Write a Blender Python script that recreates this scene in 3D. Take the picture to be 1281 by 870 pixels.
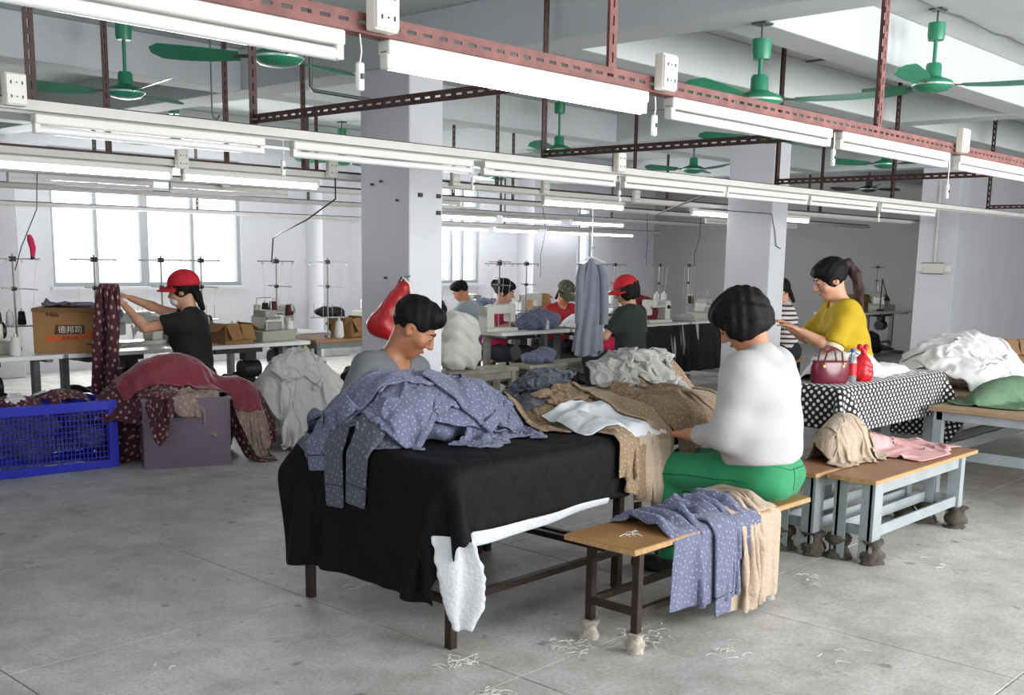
import bpy, bmesh, math, random
import numpy as np
from itertools import product
from mathutils import Vector, Matrix

for _o in list(bpy.data.objects):
    bpy.data.objects.remove(_o, do_unlink=True)
SC = bpy.context.scene
COL = SC.collection

# ------------------------------------------------------------------ camera
FPX, CY, YAW, PITCH, ROLL, EYE = 1359.948, 551.289, .821135, -.168639, .0171493, 1.6
_fw = Vector((math.sin(YAW)*math.cos(PITCH), math.cos(YAW)*math.cos(PITCH), math.sin(PITCH)))
_r = Vector((math.cos(YAW), -math.sin(YAW), 0))
_u = _r.cross(_fw)
_r, _u = _r*math.cos(ROLL)+_u*math.sin(ROLL), _u*math.cos(ROLL)-_r*math.sin(ROLL)
cam = bpy.data.cameras.new('camera')
cam.sensor_width = 36.0
cam.lens = FPX*36.0/1281
cam.shift_y = (CY-435)/1281
cam.clip_end = 200
cam_o = bpy.data.objects.new('camera', cam)
COL.objects.link(cam_o)
cam_o.matrix_world = Matrix(((_r.x, _u.x, -_fw.x, 0), (_r.y, _u.y, -_fw.y, 0), (_r.z, _u.z, -_fw.z, EYE), (0, 0, 0, 1)))
SC.camera = cam_o

# ------------------------------------------------------------------ sky, daylight, exposure
w = bpy.data.worlds.new('overcast_sky')
SC.world = w
w.use_nodes = True
_bg = w.node_tree.nodes['Background']
_bg.inputs['Color'].default_value = (.93, .97, 1, 1)
_bg.inputs['Strength'].default_value = 2.2
SC.view_settings.view_transform = 'Standard'
SC.view_settings.look = 'None'
SC.view_settings.gamma = 1
SC.view_settings.use_curve_mapping = False
SC.view_settings.exposure = 0.32

def daylight(name, loc, aim, sx, sy, power, colour=(1, 1, 1)):
    l = bpy.data.lights.new(name, 'AREA')
    l.shape = 'RECTANGLE'; l.size = sx; l.size_y = sy; l.energy = power; l.color = colour
    o = bpy.data.objects.new(name, l); COL.objects.link(o)
    o.location = loc
    o.rotation_euler = (Vector(aim)).to_track_quat('-Z', 'Y').to_euler()
# daylight that comes in through the long window openings of the near wall (Y = -3) and the near end wall
for _x, _p in ((1.5, 12), (5.0, 200), (8.5, 215), (12.0, 60)):
    daylight('window_daylight', (_x, -2.85, 1.9), (0, 1, -.12), 2.6, 1.7, _p)
daylight('window_daylight', (-2.85, 1.5, 1.9), (1, 0, -.1), 2.6, 1.7, 32)
# daylight of the back wall windows
daylight('window_daylight', (7.7, 13.85, 2.0), (0, -1, -.1), 2.7, 1.6, 190)
daylight('window_daylight', (13.2, 13.85, 2.0), (0, -1, -.1), 1.7, 1.6, 110)

# ------------------------------------------------------------------ materials
def lin(c):
    if isinstance(c, str):
        c = [int(c[i:i+2], 16)/255 for i in (0, 2, 4)]
    return tuple(x/12.92 if x <= .04045 else ((x+.055)/1.055)**2.4 for x in c)
MATS = {}
def mat(name, col, rough=.6, metal=0, noise=None, bump=None, spec=.5, emit=None, trans=0, sheen=0, sub=0):
    """procedural principled material; noise=(scale, amount[, second colour]), bump=(scale, strength)"""
    if name in MATS: return MATS[name]
    m = bpy.data.materials.new(name); m.use_nodes = True
    nt = m.node_tree; p = nt.nodes['Principled BSDF']
    c = lin(col)
    p.inputs['Base Color'].default_value = (*c, 1)
    p.inputs['Roughness'].default_value = rough
    p.inputs['Metallic'].default_value = metal
    p.inputs['Specular IOR Level'].default_value = spec
    if trans: p.inputs['Transmission Weight'].default_value = trans
    if sheen: p.inputs['Sheen Weight'].default_value = sheen
    if sub:
        p.inputs['Subsurface Weight'].default_value = sub
        p.inputs['Subsurface Radius'].default_value = (.01, .004, .002)
    if emit:
        p.inputs['Emission Color'].default_value = (*lin(emit[0]), 1)
        p.inputs['Emission Strength'].default_value = emit[1]
    tc = nt.nodes.new('ShaderNodeTexCoord')
    if noise:
        n = nt.nodes.new('ShaderNodeTexNoise'); n.inputs['Scale'].default_value = noise[0]; n.inputs['Detail'].default_value = 6
        nt.links.new(tc.outputs['Object'], n.inputs['Vector'])
        r = nt.nodes.new('ShaderNodeValToRGB')
        c2 = lin(noise[2]) if len(noise) > 2 else tuple(x*(1-noise[1]) for x in c)
        r.color_ramp.elements[0].position = .36; r.color_ramp.elements[1].position = .66
        r.color_ramp.elements[0].color = (*c2, 1); r.color_ramp.elements[1].color = (*c, 1)
        nt.links.new(n.outputs['Fac'], r.inputs['Fac']); nt.links.new(r.outputs['Color'], p.inputs['Base Color'])
    if bump:
        n = nt.nodes.new('ShaderNodeTexNoise'); n.inputs['Scale'].default_value = bump[0]; n.inputs['Detail'].default_value = 4
        nt.links.new(tc.outputs['Object'], n.inputs['Vector'])
        b = nt.nodes.new('ShaderNodeBump'); b.inputs['Strength'].default_value = bump[1]; b.inputs['Distance'].default_value = .01
        nt.links.new(n.outputs['Fac'], b.inputs['Height']); nt.links.new(b.outputs['Normal'], p.inputs['Normal'])
    MATS[name] = m
    return m

def print_cloth(name, base, dot, scale, size=.22, rough=.85, rand=.0, tone=.12, grid=False):
    """woven cloth with a printed dot pattern laid in the cloth's own UV (metres)"""
    if name in MATS: return MATS[name]
    m = mat(name, base, rough, sheen=.15)
    nt = m.node_tree; p = nt.nodes['Principled BSDF']
    uv = nt.nodes.new('ShaderNodeUVMap')
    v = nt.nodes.new('ShaderNodeTexVoronoi'); v.inputs['Scale'].default_value = scale; v.inputs['Randomness'].default_value = rand
    v.voronoi_dimensions = '2D'
    mp = nt.nodes.new('ShaderNodeMapping'); mp.inputs['Rotation'].default_value = (0, 0, math.pi/4 if grid else .3)
    nt.links.new(uv.outputs['UV'], mp.inputs['Vector']); nt.links.new(mp.outputs['Vector'], v.inputs['Vector'])
    lt = nt.nodes.new('ShaderNodeMath'); lt.operation = 'LESS_THAN'; lt.inputs[1].default_value = size
    nt.links.new(v.outputs['Distance'], lt.inputs[0])
    n = nt.nodes.new('ShaderNodeTexNoise'); n.inputs['Scale'].default_value = 9
    nt.links.new(uv.outputs['UV'], n.inputs['Vector'])
    r = nt.nodes.new('ShaderNodeValToRGB'); c = lin(base)
    r.color_ramp.elements[0].color = (*[x*(1-tone) for x in c], 1); r.color_ramp.elements[1].color = (*[min(1, x*(1+tone)) for x in c], 1)
    nt.links.new(n.outputs['Fac'], r.inputs['Fac'])
    mx = nt.nodes.new('ShaderNodeMix'); mx.data_type = 'RGBA'
    nt.links.new(lt.outputs[0], mx.inputs[0]); nt.links.new(r.outputs['Color'], mx.inputs[6]); mx.inputs[7].default_value = (*lin(dot), 1)
    nt.links.new(mx.outputs[2], p.inputs['Base Color'])
    creases(m)
    return m
def creases(m, strength=.45, scale=7):
    """fine creases of handled cloth"""
    nt = m.node_tree; p = nt.nodes['Principled BSDF']; uv = nt.nodes.new('ShaderNodeUVMap')
    n = nt.nodes.new('ShaderNodeTexNoise'); n.inputs['Scale'].default_value = scale; n.inputs['Detail'].default_value = 3; n.inputs['Distortion'].default_value = 1.6
    nt.links.new(uv.outputs['UV'], n.inputs['Vector'])
    b = nt.nodes.new('ShaderNodeBump'); b.inputs['Strength'].default_value = strength; b.inputs['Distance'].default_value = .03
    nt.links.new(n.outputs['Fac'], b.inputs['Height']); nt.links.new(b.outputs['Normal'], p.inputs['Normal'])
    return m

# ------------------------------------------------------------------ mesh helpers
class G:
    """collects shapes that become ONE mesh"""
    def __init__(s): s.v = []; s.f = []; s.uv = None
    def add(s, vs, fs):
        n = len(s.v); s.v += [tuple(map(float, v)) for v in vs]; s.f += [tuple(i+n for i in f) for f in fs]; return s
    def box(s, c, d, R=None, taper=1):
        vs = []
        for x, y, z in product((-.5, .5), repeat=3):
            k = taper if z > 0 else 1
            p = Vector((x*d[0]*k, y*d[1]*k, z*d[2]))
            if R is not None: p = R @ p
            vs.append((p.x+c[0], p.y+c[1], p.z+c[2]))
        return s.add(vs, [(0, 1, 3, 2), (4, 6, 7, 5), (0, 4, 5, 1), (2, 3, 7, 6), (0, 2, 6, 4), (1, 5, 7, 3)])
    def tube(s, path, r, n=8, closed=False):
        path = [Vector(p) for p in path]; m = len(path)
        rs = r if isinstance(r, (list, tuple)) else [r]*m
        vs = []; up = None
        for i, p in enumerate(path):
            a = path[max(i-1, 0)] if not closed else path[i-1]
            b = path[min(i+1, m-1)] if not closed else path[(i+1) % m]
            t = (b-a).normalized()
            if up is None:
                up = t.orthogonal().normalized()
            up = (up - t*up.dot(t)).normalized()
            q = t.cross(up)
            for k in range(n):
                an = 2*math.pi*k/n
                vs.append(p+(up*math.cos(an)+q*math.sin(an))*rs[i])
        fs = []
        for i in range(m if closed else m-1):
            j = (i+1) % m
            for k in range(n):
                k2 = (k+1) % n
                fs.append((i*n+k, i*n+k2, j*n+k2, j*n+k))
        if not closed:
            fs.append(tuple(range(n-1, -1, -1))); fs.append(tuple((m-1)*n+k for k in range(n)))
        return s.add(vs, fs)
    def cyl(s, p, q, r, r2=None, n=12):
        return s.tube([p, q], [r, r if r2 is None else r2], n)
    def lathe(s, prof, c=(0, 0, 0), n=20, R=None):
        vs = []
        for r, z in prof:
            for k in range(n):
                a = 2*math.pi*k/n
                p = Vector((r*math.cos(a), r*math.sin(a), z))
                if R is not None: p = R @ p
                vs.append(p+Vector(c))
        m = len(prof); fs = []
        for i in range(m-1):
            for k in range(n):
                k2 = (k+1) % n
                fs.append((i*n+k, i*n+k2, (i+1)*n+k2, (i+1)*n+k))
        fs.append(tuple(range(n-1, -1, -1))); fs.append(tuple((m-1)*n+k for k in range(n)))
        return s.add(vs, fs)
    def prism(s, pts, z0, z1):
        n = len(pts)
        return s.add([(x, y, z0) for x, y in pts]+[(x, y, z1) for x, y in pts],
                     [tuple(range(n-1, -1, -1)), tuple(range(n, 2*n))]+[(i, (i+1) % n, n+(i+1) % n, n+i) for i in range(n)])
    def slotted(s, L, w=.04, t=.003, pitch=.06, slot=.034, axis='x', o=(0, 0, 0), flip=1):
        """slotted angle iron: two flanges with a row of real slots, along an axis"""
        def put(a, b, c, da, db, dc):
            if axis == 'x': cc, dd = (a, b, c), (da, db, dc)
            elif axis == 'z': cc, dd = (b, c, a), (db, dc, da)
            else: cc, dd = (c, a, b), (dc, da, db)
            s.box([o[i]+cc[i] for i in range(3)], dd)
        g = w*.2
        e = (w-g)/2
        for fl in (0, 1):
            for k in (0, 1):
                off = -w/2+e/2 if k == 0 else w/2-e/2
                if fl == 0: put(L/2, flip*(w/2), off+0, L, t, e)
                else: put(L/2, off, -w/2, L, e, t)
            n = max(1, int(L/pitch)); b = pitch-slot
            for i in range(n+1):
                x = min(max(i*pitch, b/2), L-b/2)
                if fl == 0: put(x, flip*(w/2), 0, b, t, g)
                else: put(x, 0, -w/2, b, g, t)
        return s

def obj(name, g, m, parent=None, smooth=None, bev=0, sub=0, sol=0, smo=0, uv=None, kind=None, label=None):
    me = bpy.data.meshes.new(name)
    if isinstance(g, G): V, Fc = g.v, g.f
    else: V, Fc = g[0], g[1]
    me.from_pydata([tuple(v) for v in V] if not isinstance(V, np.ndarray) else V.tolist(), [], Fc.tolist() if isinstance(Fc, np.ndarray) else Fc)
    if smooth is not None:
        me.polygons.foreach_set('use_smooth', [True]*len(me.polygons))
        if smooth < 180: me.set_sharp_from_angle(angle=math.radians(smooth))
    if uv is not None:
        l = me.uv_layers.new(name='UVMap')
        idx = np.empty(len(me.loops), np.int32); me.loops.foreach_get('vertex_index', idx)
        l.data.foreach_set('uv', np.asarray(uv, np.float32)[idx].ravel())
    ms = m if isinstance(m, (list, tuple)) else [m]
    for x in ms: me.materials.append(x)
    o = bpy.data.objects.new(name, me); COL.objects.link(o)
    if parent is not None: o.parent = parent
    if bev:
        b = o.modifiers.new('bevel', 'BEVEL'); b.width = bev; b.segments = 2; b.limit_method = 'ANGLE'
    if smo:
        b = o.modifiers.new('smooth', 'SMOOTH'); b.factor = .5; b.iterations = smo
    if sol:
        b = o.modifiers.new('thick', 'SOLIDIFY'); b.thickness = sol; b.offset = 0
    if sub:
        b = o.modifiers.new('sub', 'SUBSURF'); b.levels = sub; b.render_levels = sub
    if kind: o['kind'] = kind
    if label: o['label'] = label
    return o
def tag(o, label, cat, group=None):
    o['label'] = label; o['category'] = cat
    if group: o['group'] = group
    return o
def thing(name, label, cat, loc=(0, 0, 0), rz=0, group=None, s=1):
    o = bpy.data.objects.new(name, None); COL.objects.link(o)
    o.empty_display_size = .1
    o.location = loc; o.rotation_euler = (0, 0, rz); o.scale = (s, s, s)
    return tag(o, label, cat, group)
def dup(root, loc, rz=None, label=None, group=None):
    def cp(o, par):
        c = o.copy(); COL.objects.link(c)
        if par is not None: c.parent = par
        for ch in o.children: cp(ch, c)
        return c
    r = cp(root, None); r.location = loc
    if rz is not None: r.rotation_euler = (0, 0, rz)
    if label: r['label'] = label
    if group: r['group'] = group
    return r
def struct(name, g, m, parent=None, **k):
    return obj(name, g, m, parent, kind=None if parent is not None else 'structure', **k)
def rot(ax, a): return Matrix.Rotation(a, 3, ax)

# ------------------------------------------------------------------ implicit surfaces (bodies, clothes, sacks)
class Imp:
    def __init__(s, lo, hi, h):
        s.o = np.array(lo, float); s.h = h
        s.n = np.ceil((np.array(hi)-s.o)/h).astype(int)+1
        s.F = np.full(tuple(s.n), .5, np.float32)
    def grid(s, lo, hi):
        a = np.clip(np.floor((np.array(lo)-s.o)/s.h).astype(int), 0, s.n-1)
        b = np.clip(np.ceil((np.array(hi)-s.o)/s.h).astype(int)+1, a+1, s.n)
        sl = tuple(slice(x, y) for x, y in zip(a, b))
        X = [(s.o[i]+s.h*np.arange(a[i], b[i])).astype(np.float32) for i in range(3)]
        return sl, X[0][:, None, None], X[1][None, :, None], X[2][None, None, :]
    def put(s, sl, d, k, neg=False):
        A = s.F[sl]
        if neg:
            d = -d
            h = np.clip(.5-.5*(A-d)/k, 0, 1); s.F[sl] = A*(1-h)+d*h+k*h*(1-h)
        else:
            h = np.clip(.5+.5*(A-d)/k, 0, 1); s.F[sl] = A*(1-h)+d*h-k*h*(1-h)
    def cap(s, p, q, r0, r1=None, k=.02, neg=False, flat=None):
        r1 = r0 if r1 is None else r1
        p = np.array(p, float); q = np.array(q, float); m = max(r0, r1)+k+.03
        sl, X, Y, Z = s.grid(np.minimum(p, q)-m, np.maximum(p, q)+m)
        d = q-p; L = max(d@d, 1e-9)
        t = np.clip(((X-p[0])*d[0]+(Y-p[1])*d[1]+(Z-p[2])*d[2])/L, 0, 1)
        D = np.sqrt((X-p[0]-t*d[0])**2+(Y-p[1]-t*d[1])**2+(Z-p[2]-t*d[2])**2)-(r0+(r1-r0)*t)
        s.put(sl, D, k, neg); return s
    def ell(s, c, r, k=.02, R=None, neg=False):
        c = np.array(c, float); r = np.array(r, float); m = max(r)+k+.03
        sl, X, Y, Z = s.grid(c-m, c+m)
        x, y, z = X-c[0], Y-c[1], Z-c[2]
        if R is not None:
            M = np.array(R).T
            x, y, z = M[0, 0]*x+M[0, 1]*y+M[0, 2]*z, M[1, 0]*x+M[1, 1]*y+M[1, 2]*z, M[2, 0]*x+M[2, 1]*y+M[2, 2]*z
        k0 = np.sqrt((x/r[0])**2+(y/r[1])**2+(z/r[2])**2)
        k1 = np.sqrt((x/r[0]**2)**2+(y/r[1]**2)**2+(z/r[2]**2)**2)+1e-6
        s.put(sl, k0*(k0-1)/k1, k, neg); return s
    def half(s, p, n, k=.006):
        """cut away everything on the side n points to"""
        p = np.array(p, float); n = np.array(n, float); n = n/np.linalg.norm(n)
        sl, X, Y, Z = s.grid(s.o, s.o+s.n*s.h)
        s.put(sl, -((X-p[0])*n[0]+(Y-p[1])*n[1]+(Z-p[2])*n[2]), k, True); return s
    def ripple(s, fn):
        sl, X, Y, Z = s.grid(s.o, s.o+s.n*s.h)
        s.F = (s.F+fn(X, Y, Z)).astype(np.float32); return s
    def mesh(s):
        F = s.F; F[0] = F[-1] = .5; F[:, 0] = F[:, -1] = .5; F[:, :, 0] = F[:, :, -1] = .5
        S = F < 0; nx, ny, nz = F.shape
        c = np.zeros((nx-1, ny-1, nz-1), np.int8)
        cor = list(product((0, 1), repeat=3))
        for i, j, k in cor: c += S[i:nx-1+i, j:ny-1+j, k:nz-1+k]
        act = (c > 0) & (c < 8)
        I = np.argwhere(act); ids = np.full(act.shape, -1, np.int64); ids[act] = np.arange(len(I))
        acc = np.zeros((len(I), 3)); cnt = np.zeros(len(I))
        for a in cor:
            for ax in range(3):
                if a[ax]: continue
                b = list(a); b[ax] = 1
                fa = F[I[:, 0]+a[0], I[:, 1]+a[1], I[:, 2]+a[2]]; fb = F[I[:, 0]+b[0], I[:, 1]+b[1], I[:, 2]+b[2]]
                m = (fa < 0) != (fb < 0)
                t = np.where(m, fa/np.where(m, fa-fb, 1), 0)
                pt = np.array(a)[None]+t[:, None]*(np.array(b)-np.array(a))[None]
                acc[m] += pt[m]; cnt[m] += 1
        V = s.o+s.h*(I+acc/cnt[:, None])
        Q = []
        for ax in range(3):
            sh = [slice(1, -1)]*3; lo = sh.copy(); hi = sh.copy(); lo[ax] = slice(0, -1); hi[ax] = slice(1, None)
            A, B = S[tuple(lo)], S[tuple(hi)]
            e = np.argwhere(A != B)
            if not len(e): continue
            ins = A[tuple(e.T)]
            p = e.copy()
            u, v = (ax+1) % 3, (ax+2) % 3
            p[:, u] += 1; p[:, v] += 1
            def cid(du, dv):
                q = p.copy(); q[:, u] += du; q[:, v] += dv
                return ids[q[:, 0], q[:, 1], q[:, 2]]
            q = np.stack([cid(-1, -1), cid(0, -1), cid(0, 0), cid(-1, 0)], 1)
            q[~ins] = q[~ins][:, ::-1]
            Q.append(q)
        return V, np.concatenate(Q)

# ------------------------------------------------------------------ cloth: position based dynamics on a grid
class Field:
    """height field made of everything already lying there"""
    def __init__(s, x0, y0, x1, y1, h=.015):
        s.x0, s.y0, s.h = x0, y0, h
        s.n = (int((x1-x0)/h)+2, int((y1-y0)/h)+2)
        s.z = np.full(s.n, -9.0)
    def xy(s): return s.x0+s.h*np.arange(s.n[0])[:, None], s.y0+s.h*np.arange(s.n[1])[None]
    def box(s, a, b, c, d, z):
        X, Y = s.xy(); m = (X >= a) & (X <= b) & (Y >= c) & (Y <= d); s.z = np.where(m, np.maximum(s.z, z), s.z); return s
    def bump(s, x, y, rx, ry, z0, hgt, rz=0):
        X, Y = s.xy(); cx, cy = X-x, Y-y
        u = (cx*math.cos(rz)+cy*math.sin(rz))/rx; v = (-cx*math.sin(rz)+cy*math.cos(rz))/ry
        q = 1-u*u-v*v
        s.z = np.where((q > 0) & (s.z > -8), np.maximum(s.z, z0+hgt*np.sqrt(np.maximum(q, 0))), s.z); return s
    def at(s, x, y):
        i = np.clip((x-s.x0)/s.h, 0, s.n[0]-1.001); j = np.clip((y-s.y0)/s.h, 0, s.n[1]-1.001)
        a = i.astype(int); b = j.astype(int); u = i-a; v = j-b
        z = s.z
        return np.maximum(np.maximum(z[a, b], z[a+1, b]), np.maximum(z[a, b+1], z[a+1, b+1]))*.3+.7*(z[a, b]*(1-u)*(1-v)+z[a+1, b]*u*(1-v)+z[a, b+1]*(1-u)*v+z[a+1, b+1]*u*v)
    def lay(s, P, base=None):
        """raise the field by a settled cloth (points P n,m,3)"""
        Q = P
        for _ in range(2):
            n, m, _c = Q.shape
            R = np.empty((2*n-1, 2*m-1, 3)); R[::2, ::2] = Q
            R[1::2, ::2] = (Q[1:]+Q[:-1])/2; R[:, 1::2] = (R[:, 2::2]+R[:, :-2:2])/2; Q = R
        p = Q.reshape(-1, 3)
        i = ((p[:, 0]-s.x0)/s.h).round().astype(int); j = ((p[:, 1]-s.y0)/s.h).round().astype(int)
        ok = (i >= 0) & (j >= 0) & (i < s.n[0]) & (j < s.n[1])
        i, j, z = i[ok], j[ok], p[ok, 2]
        keep = s.z[i, j] > -8
        np.maximum.at(s.z, (i[keep], j[keep]), z[keep])
        return s

def sim(P, R, field=None, boxes=(), floor=0.0, steps=80, it=4, thick=.006, stretch=1.0, bend=.25, pins=None, drop=6.5, damp=.985, fric=.6, wind=None, pinpos=None):
    """P start positions (n,m,3); R rest positions (n,m,2 or 3, flat); boxes = (x0,x1,y0,y1,ztop)"""
    P = P.astype(float).copy(); V = np.zeros_like(P); dt = 1/50
    def rl(a, b): return np.linalg.norm(a-b, axis=-1)
    C = []
    for (sa, sb, k) in (
        ((slice(0, -1, 2), slice(None)), (slice(1, None, 2), slice(None)), 1.), ((slice(1, -1, 2), slice(None)), (slice(2, None, 2), slice(None)), 1.),
        ((slice(None), slice(0, -1, 2)), (slice(None), slice(1, None, 2)), 1.), ((slice(None), slice(1, -1, 2)), (slice(None), slice(2, None, 2)), 1.),
        ((slice(0, -1, 2), slice(0, -1)), (slice(1, None, 2), slice(1, None)), .45), ((slice(1, -1, 2), slice(0, -1)), (slice(2, None, 2), slice(1, None)), .45),
        ((slice(0, -1, 2), slice(1, None)), (slice(1, None, 2), slice(0, -1)), .45), ((slice(1, -1, 2), slice(1, None)), (slice(2, None, 2), slice(0, -1)), .45),
        ((slice(0, -2), slice(None)), (slice(2, None), slice(None)), bend), ((slice(None), slice(0, -2)), (slice(None), slice(2, None)), bend)):
        A, B = R[sa], R[sb]
        n0, n1 = min(A.shape[0], B.shape[0]), min(A.shape[1], B.shape[1])
        C.append((sa, sb, n0, n1, rl(A[:n0, :n1], B[:n0, :n1])*stretch, k))
    for st in range(steps):
        V[..., 2] -= drop*dt
        V *= damp
        Q = P+V*dt
        sp = np.linalg.norm(Q-P, axis=-1, keepdims=True); Q = P+(Q-P)*np.minimum(1, .06/np.maximum(sp, 1e-9))
        if wind is not None: Q += wind*dt*dt
        for _ in range(it):
            for sa, sb, n0, n1, L, k in C:
                a = Q[sa][:n0, :n1]; b = Q[sb][:n0, :n1]
                d = b-a; l = np.sqrt((d*d).sum(-1))+1e-9
                g = (l-L)
                if k < .4: g = np.where(g < 0, g, g*.3)      # bending pushes apart more than it pulls
                c = d*(.5*k*g/l)[..., None]
                a += c; b -= c
            if pins is not None: Q[pins] = P[pins] if pinpos is None else pinpos
        hit = np.zeros(P.shape[:2], bool)
        if field is not None:
            h = field.at(Q[..., 0], Q[..., 1])+thick
            dz = h-Q[..., 2]
            up = (dz > 0) & (dz < .12) & (h > -5)
            Q[..., 2] = np.where(up, h, Q[..., 2]); hit |= up
        for (x0, x1, y0, y1, zt) in boxes:
            x, y, z = Q[..., 0], Q[..., 1], Q[..., 2]
            t = thick
            ins = (x > x0-t) & (x < x1+t) & (y > y0-t) & (y < y1+t) & (z < zt+t)
            dd = np.stack([x-x0+t, x1+t-x, y-y0+t, y1+t-y, (zt+t-z)], -1)
            w = dd.argmin(-1)
            for ax, (c, val) in enumerate(((0, x0-t), (0, x1+t), (1, y0-t), (1, y1+t), (2, zt+t))):
                mk = ins & (w == ax); Q[..., c] = np.where(mk, val, Q[..., c])
            hit |= ins
        fl = Q[..., 2] < floor+thick
        Q[..., 2] = np.where(fl, floor+thick, Q[..., 2]); hit |= fl
        Q[..., :2] = np.where(hit[..., None], P[..., :2]+(Q[..., :2]-P[..., :2])*(1-fric), Q[..., :2])
        if pins is not None: Q[pins] = P[pins] if pinpos is None else pinpos
        V = (Q-P)/dt; P = Q
    return P

def sheet(nx, ny, sx, sy):
    u = np.linspace(-sx/2, sx/2, nx)[:, None]; v = np.linspace(-sy/2, sy/2, ny)[None]
    R = np.zeros((nx, ny, 3)); R[..., 0] = u+0*v; R[..., 1] = v+0*u
    return R
def grid_faces(n, m):
    i = np.arange(n-1)[:, None]*m+np.arange(m-1)[None]
    return np.stack([i, i+m, i+m+1, i+1], -1).reshape(-1, 4)
def cloth_obj(name, P, R, m, parent=None, sub=1, sol=.004, **k):
    n, mm, _ = P.shape
    return obj(name, (P.reshape(-1, 3), grid_faces(n, mm)), m, parent, smooth=180, sol=sol, sub=sub, uv=R.reshape(-1, 3)[:, :2]+3, **k)
RNG = np.random.default_rng(7)
def smooth_noise(n, m, f, amp):
    a = RNG.normal(size=(f+3, f+3)); x = np.linspace(0, f, n); y = np.linspace(0, f, m)
    i = x.astype(int); u = (x-i)[:, None]; j = y.astype(int); v = (y-j)[None]
    u = u*u*(3-2*u); v = v*v*(3-2*v)
    g = lambda p, q: a[np.ix_(i+p, j+q)]
    return amp*(g(0, 0)*(1-u)*(1-v)+g(1, 0)*u*(1-v)+g(0, 1)*(1-u)*v+g(1, 1)*u*v)
def crumpled(R, c, rz, squash=.7, sq2=None, lift=.1, f=6, amp=.05, tilt=0, pl=0):
    """start state: the flat cloth gathered together, waved, and held above a place"""
    n, m, _ = R.shape
    P = R.copy(); P[..., 0] *= squash; P[..., 1] *= (squash if sq2 is None else sq2)
    P[..., 2] = lift+smooth_noise(n, m, f, amp)+smooth_noise(n, m, f*2, amp*.4)+tilt*P[..., 0]
    if pl:
        L = np.linalg.norm(R[-1, 0]-R[0, 0]); A = L/pl/math.pi*math.sqrt(max(.02, 1-squash))*1.15
        P[..., 2] += A*np.sin(2*math.pi*pl*np.linspace(0, 1, n)[:, None]+smooth_noise(n, m, 3, 1.3))*(1+smooth_noise(n, m, 4, .35))
    P[..., 0] += smooth_noise(n, m, f, amp*.5); P[..., 1] += smooth_noise(n, m, f, amp*.5)
    x, y = P[..., 0].copy(), P[..., 1].copy()
    P[..., 0] = c[0]+x*math.cos(rz)-y*math.sin(rz); P[..., 1] = c[1]+x*math.sin(rz)+y*math.cos(rz); P[..., 2] += c[2]
    return P

# ================================================================== SETTING
m_wall = mat('painted_wall', 'dedee2', .75, noise=(1.3, .05), bump=(18, .05))
m_ceil = mat('painted_ceiling', 'c6cbcc', .8, noise=(.9, .06), bump=(12, .06))
m_frame = mat('window_metal', 'b3b6b8', .45, .2)  # lightened metal: the wash of window glow is put into the colour
m_glass = bpy.data.materials.new('window_glass'); m_glass.use_nodes = True
_nt = m_glass.node_tree; _nt.nodes.remove(_nt.nodes['Principled BSDF'])
_t = _nt.nodes.new('ShaderNodeBsdfTransparent'); _g = _nt.nodes.new('ShaderNodeBsdfGlossy'); _m = _nt.nodes.new('ShaderNodeMixShader')
_g.inputs['Roughness'].default_value = .05; _m.inputs[0].default_value = .06
_nt.links.new(_t.outputs[0], _m.inputs[1]); _nt.links.new(_g.outputs[0], _m.inputs[2]); _nt.links.new(_m.outputs[0], _nt.nodes['Material Output'].inputs['Surface'])

def concrete():
    m = bpy.data.materials.new('concrete'); m.use_nodes = True
    nt = m.node_tree; p = nt.nodes['Principled BSDF']
    geo = nt.nodes.new('ShaderNodeNewGeometry')
    def noise(s, d=6, r=.6):
        n = nt.nodes.new('ShaderNodeTexNoise'); n.inputs['Scale'].default_value = s; n.inputs['Detail'].default_value = d; n.inputs['Roughness'].default_value = r
        nt.links.new(geo.outputs['Position'], n.inputs['Vector']); return n
    def ramp(n, a, b, pa=.35, pb=.65):
        r = nt.nodes.new('ShaderNodeValToRGB'); e = r.color_ramp.elements
        e[0].position, e[1].position = pa, pb; e[0].color = (*lin(a), 1); e[1].color = (*lin(b), 1)
        nt.links.new(n.outputs['Fac'], r.inputs['Fac']); return r
    def mult(a, b, f=1):
        x = nt.nodes.new('ShaderNodeMix'); x.data_type = 'RGBA'; x.blend_type = 'MULTIPLY'; x.inputs[0].default_value = f
        nt.links.new(a, x.inputs[6]); nt.links.new(b, x.inputs[7]); return x.outputs[2]
    big = ramp(noise(.55, 4), 'bfbebb', 'd0cfcc')
    mid = ramp(noise(3.5, 8, .7), 'cfcdc8', 'ffffff', .3, .6)
    fine = ramp(noise(60, 4), 'dddcda', 'ffffff', .3, .6)
    spot = ramp(noise(9, 3, .4), '8d8a84', 'ffffff', .26, .31)
    c = mult(mult(mult(big.outputs[0], mid.outputs[0]), fine.outputs[0]), spot.outputs[0], .6)
    nt.links.new(c, p.inputs['Base Color'])
    rr = nt.nodes.new('ShaderNodeMapRange'); rr.inputs[3].default_value = .38; rr.inputs[4].default_value = .62
    nt.links.new(noise(2.2).outputs['Fac'], rr.inputs[0]); nt.links.new(rr.outputs[0], p.inputs['Roughness'])
    b = nt.nodes.new('ShaderNodeBump'); b.inputs['Strength'].default_value = .12; b.inputs['Distance'].default_value = .01
    nt.links.new(noise(25, 6).outputs['Fac'], b.inputs['Height']); nt.links.new(b.outputs['Normal'], p.inputs['Normal'])
    return m
m_conc = concrete()
m_joint = mat('joint_dirt', '55534f', .9)

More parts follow.
